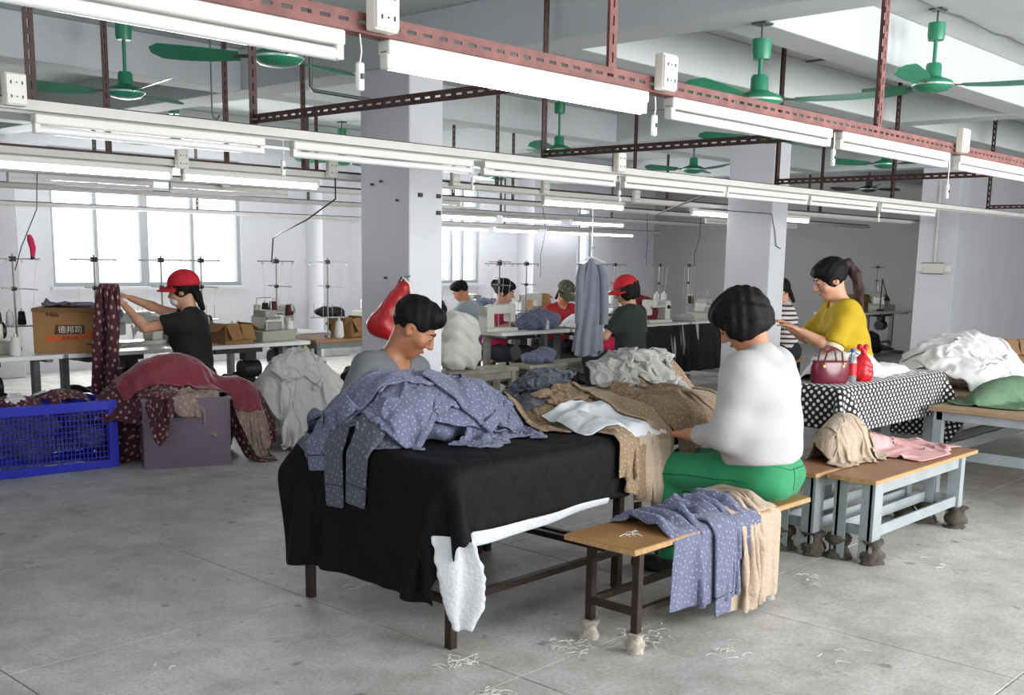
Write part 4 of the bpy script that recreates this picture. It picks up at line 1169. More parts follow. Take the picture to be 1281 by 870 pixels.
def shirt(name, P, m, h, parent, smo=2, f=.014, loose=.0, sleeve=.55, hem=.0, fold=.004, neck=.075, sl=.016, seed=0):
    pts = [P.p-V3(0, 0, .15), P.n+V3(0, 0, .08)]+[q for k in (-1, 1) for q in (*P.A[k], P.S[k])]
    pts = np.array(pts); I = Imp(pts.min(0)-.17, pts.max(0)+.14, h)
    torso(I, P, f, loose)
    # sleeves
    J = Imp(pts.min(0)-.17, pts.max(0)+.14, h)
    for k in (-1, 1):
        e, w = P.A[k]; S = P.S[k]
        if sleeve <= 1:
            q = S+(e-S)*sleeve
            I.cap(S-V3(0, 0, .008), q, .052+sl, .05+sl*1.3, .07)
            d = nrm(e-S); I.cap(q+d*(.055+sl*1.3), q+d*(.12), .075+sl, k=.004, neg=True)
        else:
            I.cap(S-V3(0, 0, .008), e, .052+sl, .045+sl, .075); t = sleeve-1; q = e+(w-e)*t
            I.cap(e, q, .047+sl, .034+sl, .03)
            d = nrm(w-e); I.cap(q+d*(.038+sl), q+d*(.1), .055+sl, k=.004, neg=True)
    I.half(P.p-P.u*hem, -P.u)
    I.cap(P.n+P.u*.0+P.fw*.03, P.n+P.u*.1+P.fw*.06, neck*.75, neck, k=.01, neg=True)
    rs = np.random.default_rng(seed); a = rs.uniform(0, 6, 8)
    def rp(X, Y, Z):
        return (fold*np.sin(23*Z+9*X+a[0]+2*np.sin(11*X+a[1]))*np.sin(9*Y+7*X+a[2])+fold*.8*np.sin(31*X+17*Z+a[3]+2.2*np.sin(8*Z+a[4]))+fold*.5*np.sin(47*Z-30*Y+a[5]+2*np.sin(14*X))).astype(np.float32)
    I.ripple(rp)
    return obj(name, I.mesh(), m, parent, smooth=180, smo=smo)
def trousers(name, P, m, h, parent, f=.016, fold=.003, top=.14, shoes=None):
    pts = np.array([P.p]+[q for k in (-1, 1) for q in P.L[k]])
    I = Imp(pts.min(0)-.2, pts.max(0)+.25, h); R = P.Rt()
    I.ell(P.p+P.u*.0, (.165+f, .12+f, .12+f), .04, R); I.ell(P.p+P.u*.13, (P.sw-.012+f*.6, .105+f*.6, .12), .05, R)
    I.ell(P.p-P.u*.02-P.fw*.05+P.rt*.07, (.1+f, .09+f, .1+f), .04, R); I.ell(P.p-P.u*.02-P.fw*.05-P.rt*.07, (.1+f, .09+f, .1+f), .04, R)
    for k in (-1, 1):
        hp, kn, an = P.L[k]
        I.cap(hp, kn, .092+f, .062+f, .03); I.cap(kn, an+V3(0, 0, .04), .062+f, .05+f, .02)
    I.half(P.p+P.u*top, P.u)
    if P.L[1][1][2] < 1:
        I.half(V3(0, 0, P.L[1][2][2]+.01), V3(0, 0, -1))
    rs = np.random.default_rng(5); a = rs.uniform(0, 6, 4)
    I.ripple(lambda X, Y, Z: (fold*np.sin(34*Y+20*Z+a[0]+2*np.sin(13*X))*np.sin(12*X+a[1])+fold*.7*np.sin(50*Z+16*X+a[2])).astype(np.float32))
    return obj(name, I.mesh(), m, parent, smooth=180, smo=2)
def shoes(P, m, h, parent):
    for k in (-1, 1):
        an = P.L[k][2]; I = Imp(an-V3(.1, .14, .12), an+V3(.1, .28, .1), h)
        I.cap(an+V3(0, -.03, -.03), an+V3(0, .17, -.045), .047, .038, .02); I.cap(an, an+V3(0, 0, .02), .05, k=.02); I.half(an+V3(0, 0, -.074), V3(0, 0, -1))
        obj('shoe', I.mesh(), m, parent, smooth=180)
def hair(P, m, h, parent, style, name='hair', label=None, cap_on=False):
    s = P.hs; R = P.Rh
    I = Imp(P.hc-.36, P.hc+.3, h)
    if style == 'short':
        I.ell(P.H(0, -.014, .045), V3(.084, .105, .096)*s, .02, R); I.ell(P.H(0, .05, .09), V3(.07, .055, .045)*s, .03, R)
        I.ell(P.H(0, .1, -.035), V3(.085, .085, .09)*s, .01, R, neg=True)
        for k in (-1, 1): I.ell(P.H(.085*k, .01, -.03), V3(.03, .05, .045)*s, .01, R, neg=True)
        I.half(P.H(0, -.09, -.045), R @ V3(0, -.25, -1))
        amp = .004
    elif style == 'bob':
        I.ell(P.H(0, -.018, .04), V3(.1, .118, .105)*s, .02, R); I.ell(P.H(0, -.05, -.015), V3(.094, .082, .1)*s, .03, R)
        for k in (-1, 1): I.ell(P.H(.072*k, .012, -.01), V3(.03, .06, .075)*s, .03, R)
        I.ell(P.H(0, .04, .08), V3(.08, .07, .05)*s, .03, R)
        I.ell(P.H(0, .11, -.06), V3(.066, .085, .095)*s, .012, R, neg=True)
        I.half(P.H(0, -.05, -.092), R @ V3(0, -.1, -1))
        amp = .0065
    else:
        I.ell(P.H(0, -.014, .042), V3(.086, .106, .098)*s, .02, R)
        I.ell(P.H(0, .058, .07), V3(.066, .05, .04)*s, .03, R)
        for k in (-1, 1): I.ell(P.H(.07*k, .0, .0), V3(.018, .045, .05)*s, .03, R)
        I.ell(P.H(0, .108, -.045), V3(.075, .085, .09)*s, .01, R, neg=True)
        for k in (-1, 1): I.ell(P.H(.085*k, .0, -.03), V3(.02, .03, .03)*s, .01, R, neg=True)
        I.half(P.H(0, -.05, -.065), R @ V3(0, .1, -1))
        amp = .003
        if style == 'bun': I.ell(P.H(0, -.115, .055), V3(.045, .04, .045)*s, .02, R)
        if style == 'low': I.cap(P.H(0, -.09, -.04), P.H(0, -.11, -.15), .035, .02, .02)
    if cap_on: I.half(P.H(0, 0, .06), R @ V3(0, 0, 1)); I.ell(P.H(0, .13, .03), V3(.12, .1, .1)*s, .01, R, neg=True)
    I.ripple(lambda X, Y, Z: (amp*np.sin(90*X+40*Z+2*np.sin(30*Y))*np.sin(70*Y+30*Z)).astype(np.float32))
    return obj(name, I.mesh(), m, parent, smooth=180, smo=1, label=label)
def ponytail(P, m, h, parent, pts, r):
    I = Imp(np.min(pts, 0)-.12, np.max(pts, 0)+.12, h)
    for i in range(len(pts)-1): I.cap(pts[i], pts[i+1], r[i], r[i+1], .03)
    I.ripple(lambda X, Y, Z: (.006*np.sin(120*X+10*Z)*np.sin(110*Y+6*Z)).astype(np.float32))
    return obj('ponytail', I.mesh(), m, parent, smooth=180, smo=1)
def cap(P, m, h, parent, tilt=0., label=None, visor=1):
    s = P.hs; R = P.Rh
    I = Imp(P.hc-.3, P.hc+.3, h)
    I.ell(P.H(0, -.012, .05), V3(.098, .118, .1)*s, .02, R); I.half(P.H(0, 0, .032), R @ V3(0, .12, -1))
    o = obj('cap', I.mesh(), m, parent, smooth=180, smo=1, label=label)
    vs = []; fs = []; n = 10
    for i in range(n+1):
        a = math.pi*(i/n-.5)*.92
        for j in range(4):
            q = .098+.075*j/3*math.cos(a)**.6
            for dz in (0, .005): vs.append(P.H(q*math.sin(a)*(.9), .005+q*math.cos(a)*1.08, .045-.02*j/3-.03*math.sin(a)**2+dz))
    for i in range(n):
        for j in range(3):
            a = (i*4+j)*2; b = ((i+1)*4+j)*2
            fs += [(a, b, b+2, a+2), (a+1, a+3, b+3, b+1)]
        a = (i*4+3)*2; b = ((i+1)*4+3)*2; fs.append((a, b, b+1, a+1))
    obj('cap_visor', G().add(vs, fs), m, o, smooth=60)
    obj('cap_button', G().lathe([(0, -.004), (.008, -.002), (.006, .005), (0, .006)], P.H(0, -.012, .147), 8), m, o)
    return o
def stool(label, x, y, h, m=None):
    t = thing('work_stool', label, 'stool', (x, y, 0), group='work stools')
    obj('seat', G().box((0, 0, h-.0175), (.34, .3, .035)), m or m_wood, t, bev=.006)
    for sx in (-1, 1):
        for sy in (-1, 1): obj('leg', G().box((sx*.13, sy*.11, (h-.035)/2), (.03, .03, h-.035)), m_steel, t)

c_grey = mat('grey_jersey', '77797c', .9, noise=(30, .08), bump=(150, .15)); c_white = mat('white_blouse', 'b9b6b8', .85, bump=(60, .1))
c_green = mat('green_trousers', '1f8a58', .75, noise=(12, .08), bump=(120, .12), sheen=.15); c_yellow = mat('yellow_shirt', 'c2a21a', .85, noise=(12, .06), bump=(120, .1))
c_black = mat('black_jersey', '17181a', .9, bump=(120, .15)); c_dark = mat('charcoal_jersey', '2c2f2f', .9, bump=(120, .15)); c_pink = mat('pink_shirt', 'e02a5c', .85); c_redsh = mat('red_shirt', 'a82a2e', .85)
c_jean = mat('dark_trousers', '2a2d38', .85, noise=(30, .15)); c_redcap = mat('red_cap', 'c31d2c', .8, bump=(120, .15)); c_palegrey = mat('pale_grey_shirt', '9fb0b5', .9, noise=(20, .06))
m_shoe = mat('dark_shoe', '222224', .6); m_maskw = mat('white_mask', 'e2e4e6', .85)
c_camo = mat('camouflage', '6f6e58', .9, noise=(30, .5, '3c3f33'))

# 1 young man in the grey T-shirt behind the work table
t = thing('person', 'person in a grey T-shirt looking down behind the blue pile', 'person', (3.7, 4.5, 0), math.pi+.15, s=1.08)
P = Pose(seat=.40, lean=.26, side=-.1, nod=.6, look=.62, sw=.19, female=False, hs=1.12, neck_f=.2, arm_l=((-.26, .1, .72), (-.1, .35, .74)), arm_r=((.26, .1, .72), (.1, .35, .74)))
body('body', P, SK_A, .0085, t); shirt('t_shirt', P, c_grey, .0095, t, f=.014, sleeve=.6, neck=.092, hem=.1, seed=1); trousers('trousers', P, c_jean, .014, t); shoes(P, m_shoe, .012, t)
hair(P, m_hair, .0065, t, 'short')
stool('stool under the person in the grey T-shirt', 3.78, 4.5, .46)
# 2 seated woman in the white blouse, seen from behind
t = thing('person', 'person in a white blouse and green trousers seated on the small bench, back turned', 'person', (4.68, 2.67, 0), .12, s=1.14)
P = Pose(seat=.405, lean=.1, nod=.62, look=.3, sw=.178, arm_l=((-.23, .1, .6), (-.1, .36, .64)), arm_r=((.24, .08, .62), (.1, .3, .64)), neck_f=.15)
body('body', P, SK_C, .0095, t); shirt('blouse', P, c_white, .009, t, smo=9, f=.028, loose=.034, sleeve=1.75, hem=-.045, fold=.0045, neck=.07, sl=.012, seed=4); tr = trousers('trousers', P, c_green, .009, t, f=.014, fold=.0042); shoes(P, m_shoe, .012, t)
VT = np.array([v.co[:] for v in tr.data.vertices])
def seam(pts, r=.0022):
    out = []
    for q in pts:
        v = VT[((VT-q)**2).sum(1).argmin()]; out.append(v+nrm(q-v)*.001)
    for _ in range(2): out = [out[0]]+[(out[i-1]+out[i]*2+out[i+1])/4 for i in range(1, len(out)-1)]+[out[-1]]
    obj('trouser_seam', G().tube(out, r, 5), mat('green_seam', '136340', .8), tr, smooth=60)
seam([P.p+V3(.0, -.3, z) for z in np.linspace(.1, -.08, 14)])
seam([P.L[-1][0]*(1-u)+P.L[-1][1]*u+V3(-.3, 0, .02) for u in np.linspace(0, .9, 16)])
seam([P.p+V3(.22*math.sin(a), -.3*math.cos(a), .085) for a in np.linspace(-1.5, 1.5, 22)])
hair(P, m_hair, .007, t, 'bob', label='thick black bob')
# 3 woman in yellow, standing, profile left
t = thing('person', 'person in a yellow shirt with a wine-red ponytail standing behind the dotted table', 'person', (7.98, 3.82, 0), .75, s=1.1)
P = Pose(hip=.68, lean=.26, nod=.36, look=.0, sw=.165, arm_l=((-.24, .22, .86), (-.16, .5, 1.01)), arm_r=((.22, .28, .89), (.05, .5, 1.02)), hs=1.12, knees={-1: ((-.09, .2, .42), (-.09, -.04, .08)), 1: ((.09, .2, .42), (.09, -.04, .08))})
body('body', P, SK_B, .009, t); shirt('t_shirt', P, c_yellow, .0095, t, f=.022, loose=.03, sleeve=.85, hem=.12, fold=.005, sl=.022, seed=2); trousers('trousers', P, c_jean, .014, t); shoes(P, m_shoe, .012, t)
hr = hair(P, m_hair, .0075, t, 'pony'); 
ponytail(P, m_hairr, .009, t, [P.H(0, -.09, .06), P.H(0, -.125, .055), P.H(0, -.15, -.02), P.n-P.fw*.13+V3(0, 0, .06), P.n-P.fw*.16-V3(0, 0, .1)], [.026, .031, .034, .03, .01])
obj('hair_tie', G().tube([P.H(.03*math.cos(a), -.098+.012*math.sin(a), .06+.03*math.sin(a)) for a in np.linspace(0, 2*math.pi, 10)[:-1]], .011, 6, True), mat('pink_tie', 'd98a94', .7), t, smooth=60)
e, q = P.A[-1]; S = P.S[-1]; 
for k in (-1, 1):
    e, S = P.A[k][0], P.S[k]; d = nrm(e-S); c = S+(e-S)*.99
    obj('sleeve_trim', G().cyl(c-d*.018, c+d*.012, .07, .0705, 16), mat('cream_trim', 'e6cfae', .85), t, smooth=40)
# 4 woman in black with red cap at left, arms raised
t = thing('person', 'person in a red cap and black T-shirt holding up wine cloth at left', 'person', (4.66, 7.86, 0), .72, s=1.06)
P = Pose(seat=.44, lean=.06, nod=.18, look=.0, sw=.16, arm_l=((-.2, .3, .93), (-.1, .52, 1.13)), arm_r=((.17, .36, 1.06), (.1, .6, 1.17)), hs=1.05)
body('body', P, SK_B, .0095, t); shirt('t_shirt', P, c_black, .011, t, f=.02, loose=.02, sleeve=.5, hem=.1, seed=7); trousers('trousers', P, c_black, .014, t); shoes(P, m_shoe, .014, t)
hair(P, m_hair, .009, t, 'low', cap_on=True); cap(P, c_redcap, .008, t, label='red baseball cap')
I = Imp(P.hc-.2, P.hc+.2, .007); I.ell(P.H(0, .062, -.062), V3(.06, .052, .05), .01, P.Rh); obj('face_mask', I.mesh(), m_maskw, t, smooth=180, label='white face mask')
stool('stool under the person in the red cap at left', 4.66, 7.86, .465)
# 5 woman in stripes behind the second column
m_str = print_cloth('striped_jersey', 'e8e2df', '4a2f37', 1)
nt = m_str.node_tree; pr = nt.nodes['Principled BSDF']; tc = nt.nodes.new('ShaderNodeTexCoord'); wv = nt.nodes.new('ShaderNodeTexWave'); wv.bands_direction = 'Z'; wv.inputs['Scale'].default_value = 6; wv.inputs['Distortion'].default_value = .6
rp = nt.nodes.new('ShaderNodeValToRGB'); rp.color_ramp.interpolation = 'CONSTANT'; rp.color_ramp.elements[0].color = (*lin('e8e2df'), 1); rp.color_ramp.elements[1].color = (*lin('4a2f37'), 1); rp.color_ramp.elements[1].position = .62
nt.links.new(tc.outputs['Object'], wv.inputs['Vector']); nt.links.new(wv.outputs['Fac'], rp.inputs['Fac']); nt.links.new(rp.outputs['Color'], pr.inputs['Base Color'])
t = thing('person', 'person in a striped top seated just right of the second column', 'person', (11.72, 6.47, 0), .78, s=1.05)
P = Pose(seat=.42, lean=.1, nod=.3, sw=.15, arm_l=((-.22, .22, .72), (-.12, .42, .82)), hs=1.05)
body('body', P, SK_B, .013, t); shirt('top', P, m_str, .012, t, f=.018, loose=.02, sleeve=.6, hem=.12); trousers('trousers', P, c_jean, .016, t); shoes(P, m_shoe, .016, t); hair(P, m_hair, .012, t, 'low')
stool('stool under the person in stripes', 11.72, 6.47, .44)
# 6 man in the pale grey T-shirt, back turned, far
t = thing('person', 'person in a pale grey T-shirt bent over the far table, back turned', 'person', (10.05, 10.0, 0), .35, s=1.04)
P = Pose(seat=.36, lean=.32, nod=.5, look=.5, sw=.18, female=False, arm_l=((-.3, .2, .78), (-.22, .45, .76)))
body('body', P, SK_C, .014, t); shirt('t_shirt', P, c_palegrey, .013, t, f=.018, loose=.02, sleeve=.6, hem=.08); trousers('trousers', P, mat('blue_jeans', '5b6c8a', .85), .016, t); shoes(P, m_shoe, .016, t); hair(P, m_hair, .012, t, 'short')
stool('stool under the person in pale grey', 10.05, 10.0, .375)
# 7 woman in pink facing the camera
t = thing('person', 'person in a bright pink shirt facing the camera behind a sewing machine', 'person', (9.42, 9.1, 0), math.pi+.2, s=1.04)
P = Pose(seat=.36, lean=.16, nod=.22, look=.4, sw=.155, hs=1.12, arm_l=((-.25, .15, .75), (-.1, .36, .8)), arm_r=((.25, .15, .75), (.1, .36, .8)))
body('body', P, SK_B, .012, t); shirt('shirt', P, c_pink, .013, t, f=.018, loose=.02, sleeve=.6, hem=.1); trousers('trousers', P, c_jean, .016, t); shoes(P, m_shoe, .016, t); hair(P, m_hair, .011, t, 'bun')
stool('stool under the person in pink', 9.42, 9.1, .375)
# 8 woman in red with the camouflage cap
t = thing('person', 'person in a red shirt and camouflage cap bent over white cloth', 'person', (10.72, 9.25, 0), math.pi-.3, s=1.04)
P = Pose(seat=.36, lean=.26, nod=.6, look=.1, sw=.16, hs=1.08, arm_l=((-.28, .12, .72), (-.12, .36, .76)), arm_r=((.28, .12, .72), (.12, .36, .76)))
body('body', P, SK_C, .013, t); shirt('shirt', P, c_redsh, .013, t, f=.018, loose=.02, sleeve=.75, hem=.1); trousers('trousers', P, c_jean, .016, t); shoes(P, m_shoe, .016, t); hair(P, m_hair, .012, t, 'low', cap_on=True); cp = cap(P, c_camo, .01, t, label='camouflage cap')
obj('cap_mark', G().tube([P.H(-.03, .1, .1), P.H(-.03, .108, .075), P.H(-.012, .11, .073)], .004, 5).tube([P.H(.005, .11, .09), P.H(.008, .112, .074), P.H(.024, .11, .074), P.H(.026, .107, .092)], .004, 5), m_white, cp, kind='stuff')
stool('stool under the person in the camouflage cap', 10.72, 9.25, .375)
# 9 woman in charcoal with a red cap, back turned
t = thing('person', 'person in a charcoal T-shirt and red cap, back turned, beside the hanging dress', 'person', (9.3, 6.95, 0), .12, s=1.06)
P = Pose(seat=.415, lean=.06, nod=.35, look=.75, sw=.17, hs=1.08, arm_l=((-.3, .14, .72), (-.15, .4, .78)))
body('body', P, SK_B, .012, t); shirt('t_shirt', P, c_dark, .012, t, f=.02, loose=.022, sleeve=.75, hem=.12); trousers('trousers', P, c_jean, .016, t); shoes(P, m_shoe, .016, t); hair(P, m_hair, .01, t, 'bob', cap_on=True); cap(P, c_redcap, .01, t, label='red baseball cap')

# ================================================================== CLOTH
k_blue = print_cloth('blue_print', '666a84', '979cb2', 36, .15, rand=.6, tone=.12); k_blued = print_cloth('dark_blue_print', '50535f', '868a99', 36, .14, rand=.6)
k_brown = print_cloth('brown_print', '8a7358', 'b9a587', 36, .14, rand=.6); k_beige = print_cloth('beige_print', 'b3a08c', 'c6b8a5', 36, .13, rand=.6)
k_brown2 = print_cloth('pale_brown_print', '9f876a', 'c8b698', 36, .14, rand=.6); k_lining = mat('grey_lining', 'a3a29e', .6, noise=(6, .08), bump=(40, .15), sheen=.3); k_white = mat('white_cloth', 'dedede', .85, bump=(25, .2), sheen=.2); k_whitec = mat('cream_white_cloth', 'd6d6d1', .9, bump=(25, .3))
k_panel = mat('white_lining', 'd6dade', .8, bump=(30, .1)); k_wine = print_cloth('wine_print', '4a1e2a', 'a58a80', 19, .2, rand=.45, tone=.2); k_satin = mat('wine_satin', '7d1730', .4, noise=(5, .2), sheen=.4)
k_tan = print_cloth('tan_print', '8f7a70', 'a99789', 19, .2, rand=.45); k_polka = print_cloth('dotted_cloth', '17171a', 'e8e8e8', 27, .3, rand=0, tone=.05, grid=True)
k_pink = mat('pink_cloth', 'dba9a9', .85, noise=(8, .06), bump=(40, .15)); k_greenc = mat('green_cloth', '5c7a5e', .85, noise=(6, .12), bump=(40, .2)); k_grey = mat('grey_dress', '7f8391', .85, noise=(14, .1), bump=(70, .25))
for _m in (k_lining, k_white, k_whitec, k_panel, k_satin, k_pink, k_greenc, k_grey): creases(_m)
m_seam = mat('dark_seam', '35384a', .8)

# quilted black cover
k_quilt = mat('black_quilt', '0b0b0e', .75, spec=.22)
nt = k_quilt.node_tree; pr = nt.nodes['Principled BSDF']; uvn = nt.nodes.new('ShaderNodeUVMap')
prev = None
for a in (.62, -.62):
    mp = nt.nodes.new('ShaderNodeMapping'); mp.inputs['Rotation'].default_value = (0, 0, a); nt.links.new(uvn.outputs['UV'], mp.inputs['Vector'])
    wv = nt.nodes.new('ShaderNodeTexWave'); wv.wave_profile = 'SAW' if False else 'SIN'; wv.inputs['Scale'].default_value = 2.1; nt.links.new(mp.outputs['Vector'], wv.inputs['Vector'])
    pw = nt.nodes.new('ShaderNodeMath'); pw.operation = 'POWER'; pw.inputs[1].default_value = .25; nt.links.new(wv.outputs['Fac'], pw.inputs[0])
    if prev is None: prev = pw
    else:
        mn = nt.nodes.new('ShaderNodeMath'); mn.operation = 'MINIMUM'; nt.links.new(prev.outputs[0], mn.inputs[0]); nt.links.new(pw.outputs[0], mn.inputs[1]); prev = mn
bp = nt.nodes.new('ShaderNodeBump'); bp.inputs['Strength'].default_value = .35; bp.inputs['Distance'].default_value = .012
nt.links.new(prev.outputs[0], bp.inputs['Height']); nt.links.new(bp.outputs['Normal'], pr.inputs['Normal'])
T1 = (2.92, 4.1, 3.04, 4.08, .752); T2 = (4.1, 5.56, 3.1, 4.08, .752); T1P = (2.9, 4.1, 3.02, 4.1, .768)
R = sheet(58, 48, 1.18+.56, 1.04+.27+.12)
P = R.copy(); P[..., 0] += 2.92-.56+.87; P[..., 1] += 3.04-.27+.715; P[..., 2] = .764+smooth_noise(58, 48, 8, .004)
ox, oy = np.maximum(0, 2.92-P[..., 0])/.56, np.maximum(0, 3.04-P[..., 1])/.27
keep = (ox+oy < 1.12) | (ox == 0) | (oy == 0)
pm = (P[..., 0] > 2.93) & (P[..., 1] > 3.05) & (P[..., 1] < 4.07)
P = sim(P, R*.97, boxes=(T1,), steps=100, it=14, thick=.011, fric=.5, bend=.1, pins=pm, drop=4)
t = thing('quilt_cover', 'black quilted cover draped over the front work table', 'cover', (0, 0, 0))
fc = grid_faces(58, 48); fc = fc[keep.ravel()[fc].all(1)]
obj('black_cover', (P.reshape(-1, 3), fc), k_quilt, t, smooth=180, sol=.01, sub=1, uv=R.reshape(-1, 3)[:, :2]+3)
k_bat = mat('white_batting', 'dcdfe4', .95, noise=(18, .06), bump=(60, .6))
rs = random.Random(4)
n, m = 26, 10; B = np.zeros((n, m, 3)); RB = np.zeros((n, m, 3))
for i in range(n):
    u = i/(n-1); w0 = .185*(1-.25*abs(u-.45))*(1 if u < .75 else 1-.45*((u-.75)/.25)); cx = .01+.05*u
    for j in range(m):
        q = (j/(m-1)-.5)*w0+cx+(rs.uniform(-.008, .008) if j in (0, m-1) or i == n-1 else 0)
        B[i, j] = (2.893+q*.7, 3.025-q*.67-.03*math.sin(u*3)+.012*math.sin(j*1.1+u*4), .5-.39*u+(rs.uniform(-.012, .012) if i == n-1 else 0)); RB[i, j] = (q, u*.4, 0)
cloth_obj('batting_drop', B, RB, k_bat, t, sol=.014, label='white batting hanging at the corner')
B = np.zeros((30, 4, 3)); RB = np.zeros((30, 4, 3))
for i in range(30):
    u = i/29
    for j in range(4):
        B[i, j] = (3.0+.9*u, 3.012-.006*math.sin(u*14)+.004*j, .5-.008*math.sin(u*5)-(.07-.04*u)*j/3); RB[i, j] = (u, j*.02, 0)
cloth_obj('batting_edge', B, RB, k_bat, t, sol=.01, label='white batting edge below the hem')

def pile(field, items, group, boxes=(), floor=0., steps=48, lay=True):
    for it in items:
        name, label, cat, m, (sx, sy), c, rz, opts = it
        nn = opts.get('n', (50, 38)); R = sheet(nn[0], nn[1], sx, sy)
        P = crumpled(R, c, rz, opts.get('sq', .75), opts.get('sq2'), opts.get('lift', .08), opts.get('f', 6), opts.get('amp', .05), opts.get('tilt', 0), opts.get('pl', 7 if sx > .45 else 4))
        P = sim(P, R, field, boxes, floor, steps=opts.get('steps', steps), it=4, thick=.008, fric=opts.get('fric', .8), bend=opts.get('bend', .08))
        if lay: field.lay(P)
        o = cloth_obj(name, P, R, m, None, sub=1, sol=opts.get('sol', .006)); tag(o, label, cat, group)
def sleeve(field, boxes, m, L, W, c, rz, name, label, group, sol=.014, steps=60, cuff=True, n=(30, 9)):
    """an empty sleeve laid out along its own x axis; the cuff is at the +x end"""
    R = sheet(n[0], n[1], L, W); tp = 1-.25*np.linspace(0, 1, n[0])[:, None]; R[..., 1] *= tp
    P = crumpled(R, c, rz, .97, .92, 0, 3, .008)
    P = sim(P, R, field, boxes, 0, steps=steps, it=14, thick=.012, fric=.75, bend=.3)
    if field is not None: field.lay(P)
    t = thing(name, label, 'garment', (0, 0, 0), group=group)
    cloth_obj('sleeve', P, R, m, t, sol=sol)
    if cuff:
        k = n[0]-5
        obj('cuff_seam', G().tube([Vector(p)+Vector((0, 0, 0)) for p in list(P[k]*1.0)], sol*.62, 6), m_seam, t, smooth=60)
    return P

# ---- the blue pile
F1 = Field(2.5, 2.7, 6.0, 4.6); F1.box(2.94, 4.1, 3.06, 4.06, .75).box(4.1, 5.55, 3.12, 4.06, .75)
F1.bump(3.34, 3.72, .46, .3, .75, .24).bump(3.62, 3.74, .36, .28, .75, .2).bump(3.1, 3.8, .2, .24, .75, .16)
gb_ = 'blue printed shirts of the pile on the black cover'
pile(F1, [
    ('blue_shirt', 'blue printed shirt at the back of the pile, below the grey T-shirt', 'garment', k_blue, (.9, .85), (3.5, 3.86, 1.05), 1.5, dict(sq=.5, sq2=.95, f=5, pl=5)),
    ('blue_shirt', 'darker blue shirt fanned out at the left end of the pile', 'garment', k_blued, (.9, .6), (3.12, 3.78, 1.02), 1.75, dict(sq=.6, sq2=.9, pl=6)),
    ('blue_shirt', 'blue shirt bunched at the right end of the pile over the black cover', 'garment', k_blue, (.8, .6), (3.68, 3.5, 1.0), 1.1, dict(sq=.5, sq2=.75, f=7, amp=.07, pl=5)),
    ('blue_shirt', 'small blue shirt bundle lowest at the front of the pile', 'garment', k_blue, (.6, .45), (3.42, 3.38, 1.05), .5, dict(sq=.5, f=7, amp=.06, pl=4)),
    ], gb_, boxes=(T1P, T2))
sleeve(F1, (T1P,), k_blue, .5, .17, (2.98, 3.9, 1.08), math.pi+.1, 'blue_shirt', 'blue sleeve with a pale cuff hanging at the left corner of the table', gb_)
sleeve(F1, (T1P,), k_blued, .72, .16, (2.92, 3.76, 1.08), math.pi+.12, 'blue_shirt', 'greyer blue sleeve hanging lowest over the left edge of the black cover', gb_)
sleeve(F1, (T1P,), k_blued, .66, .17, (2.95, 3.58, 1.06), math.pi+.02, 'blue_shirt', 'greyer blue sleeve hanging rightmost over the left edge of the black cover', gb_)
pile(F1, [
    ('blue_shirt', 'blue shirt folded across the middle of the pile', 'garment', k_blue, (.95, .7), (3.38, 3.68, 1.15), 1.35, dict(sq=.48, sq2=.95, pl=5, amp=.03)),
    ('blue_shirt', 'blue shirt spilling toward the left front corner of the cover', 'garment', k_blue, (.75, .55), (3.14, 3.62, 1.12), 1.9, dict(sq=.55, sq2=.85, f=7, pl=5)),
    ('blue_shirt', 'blue shirt lying topmost along the back ridge of the pile', 'garment', k_blue, (.85, 1.0), (3.5, 3.84, 1.25), 1.62, dict(sq=.45, sq2=.95, pl=4, amp=.03)),
    ('blue_shirt', 'blue shirt lying topmost on the left shoulder of the pile', 'garment', k_blue, (.75, .8), (3.22, 3.8, 1.28), 1.3, dict(sq=.5, sq2=.95, f=5, pl=4, amp=.03)),
    ('blue_shirt', 'blue shirt crumpled at the right front of the pile with trailing threads', 'garment', k_blue, (.6, .5), (3.62, 3.55, 1.2), .8, dict(sq=.5, sq2=.7, f=8, pl=4, amp=.06))], gb_, boxes=(T1P, T2))
sleeve(F1, (T1P,), k_blue, .42, .19, (3.45, 3.5, 1.25), -1.0, 'blue_shirt', 'pale blue sleeve doubled back on the front of the pile', gb_)

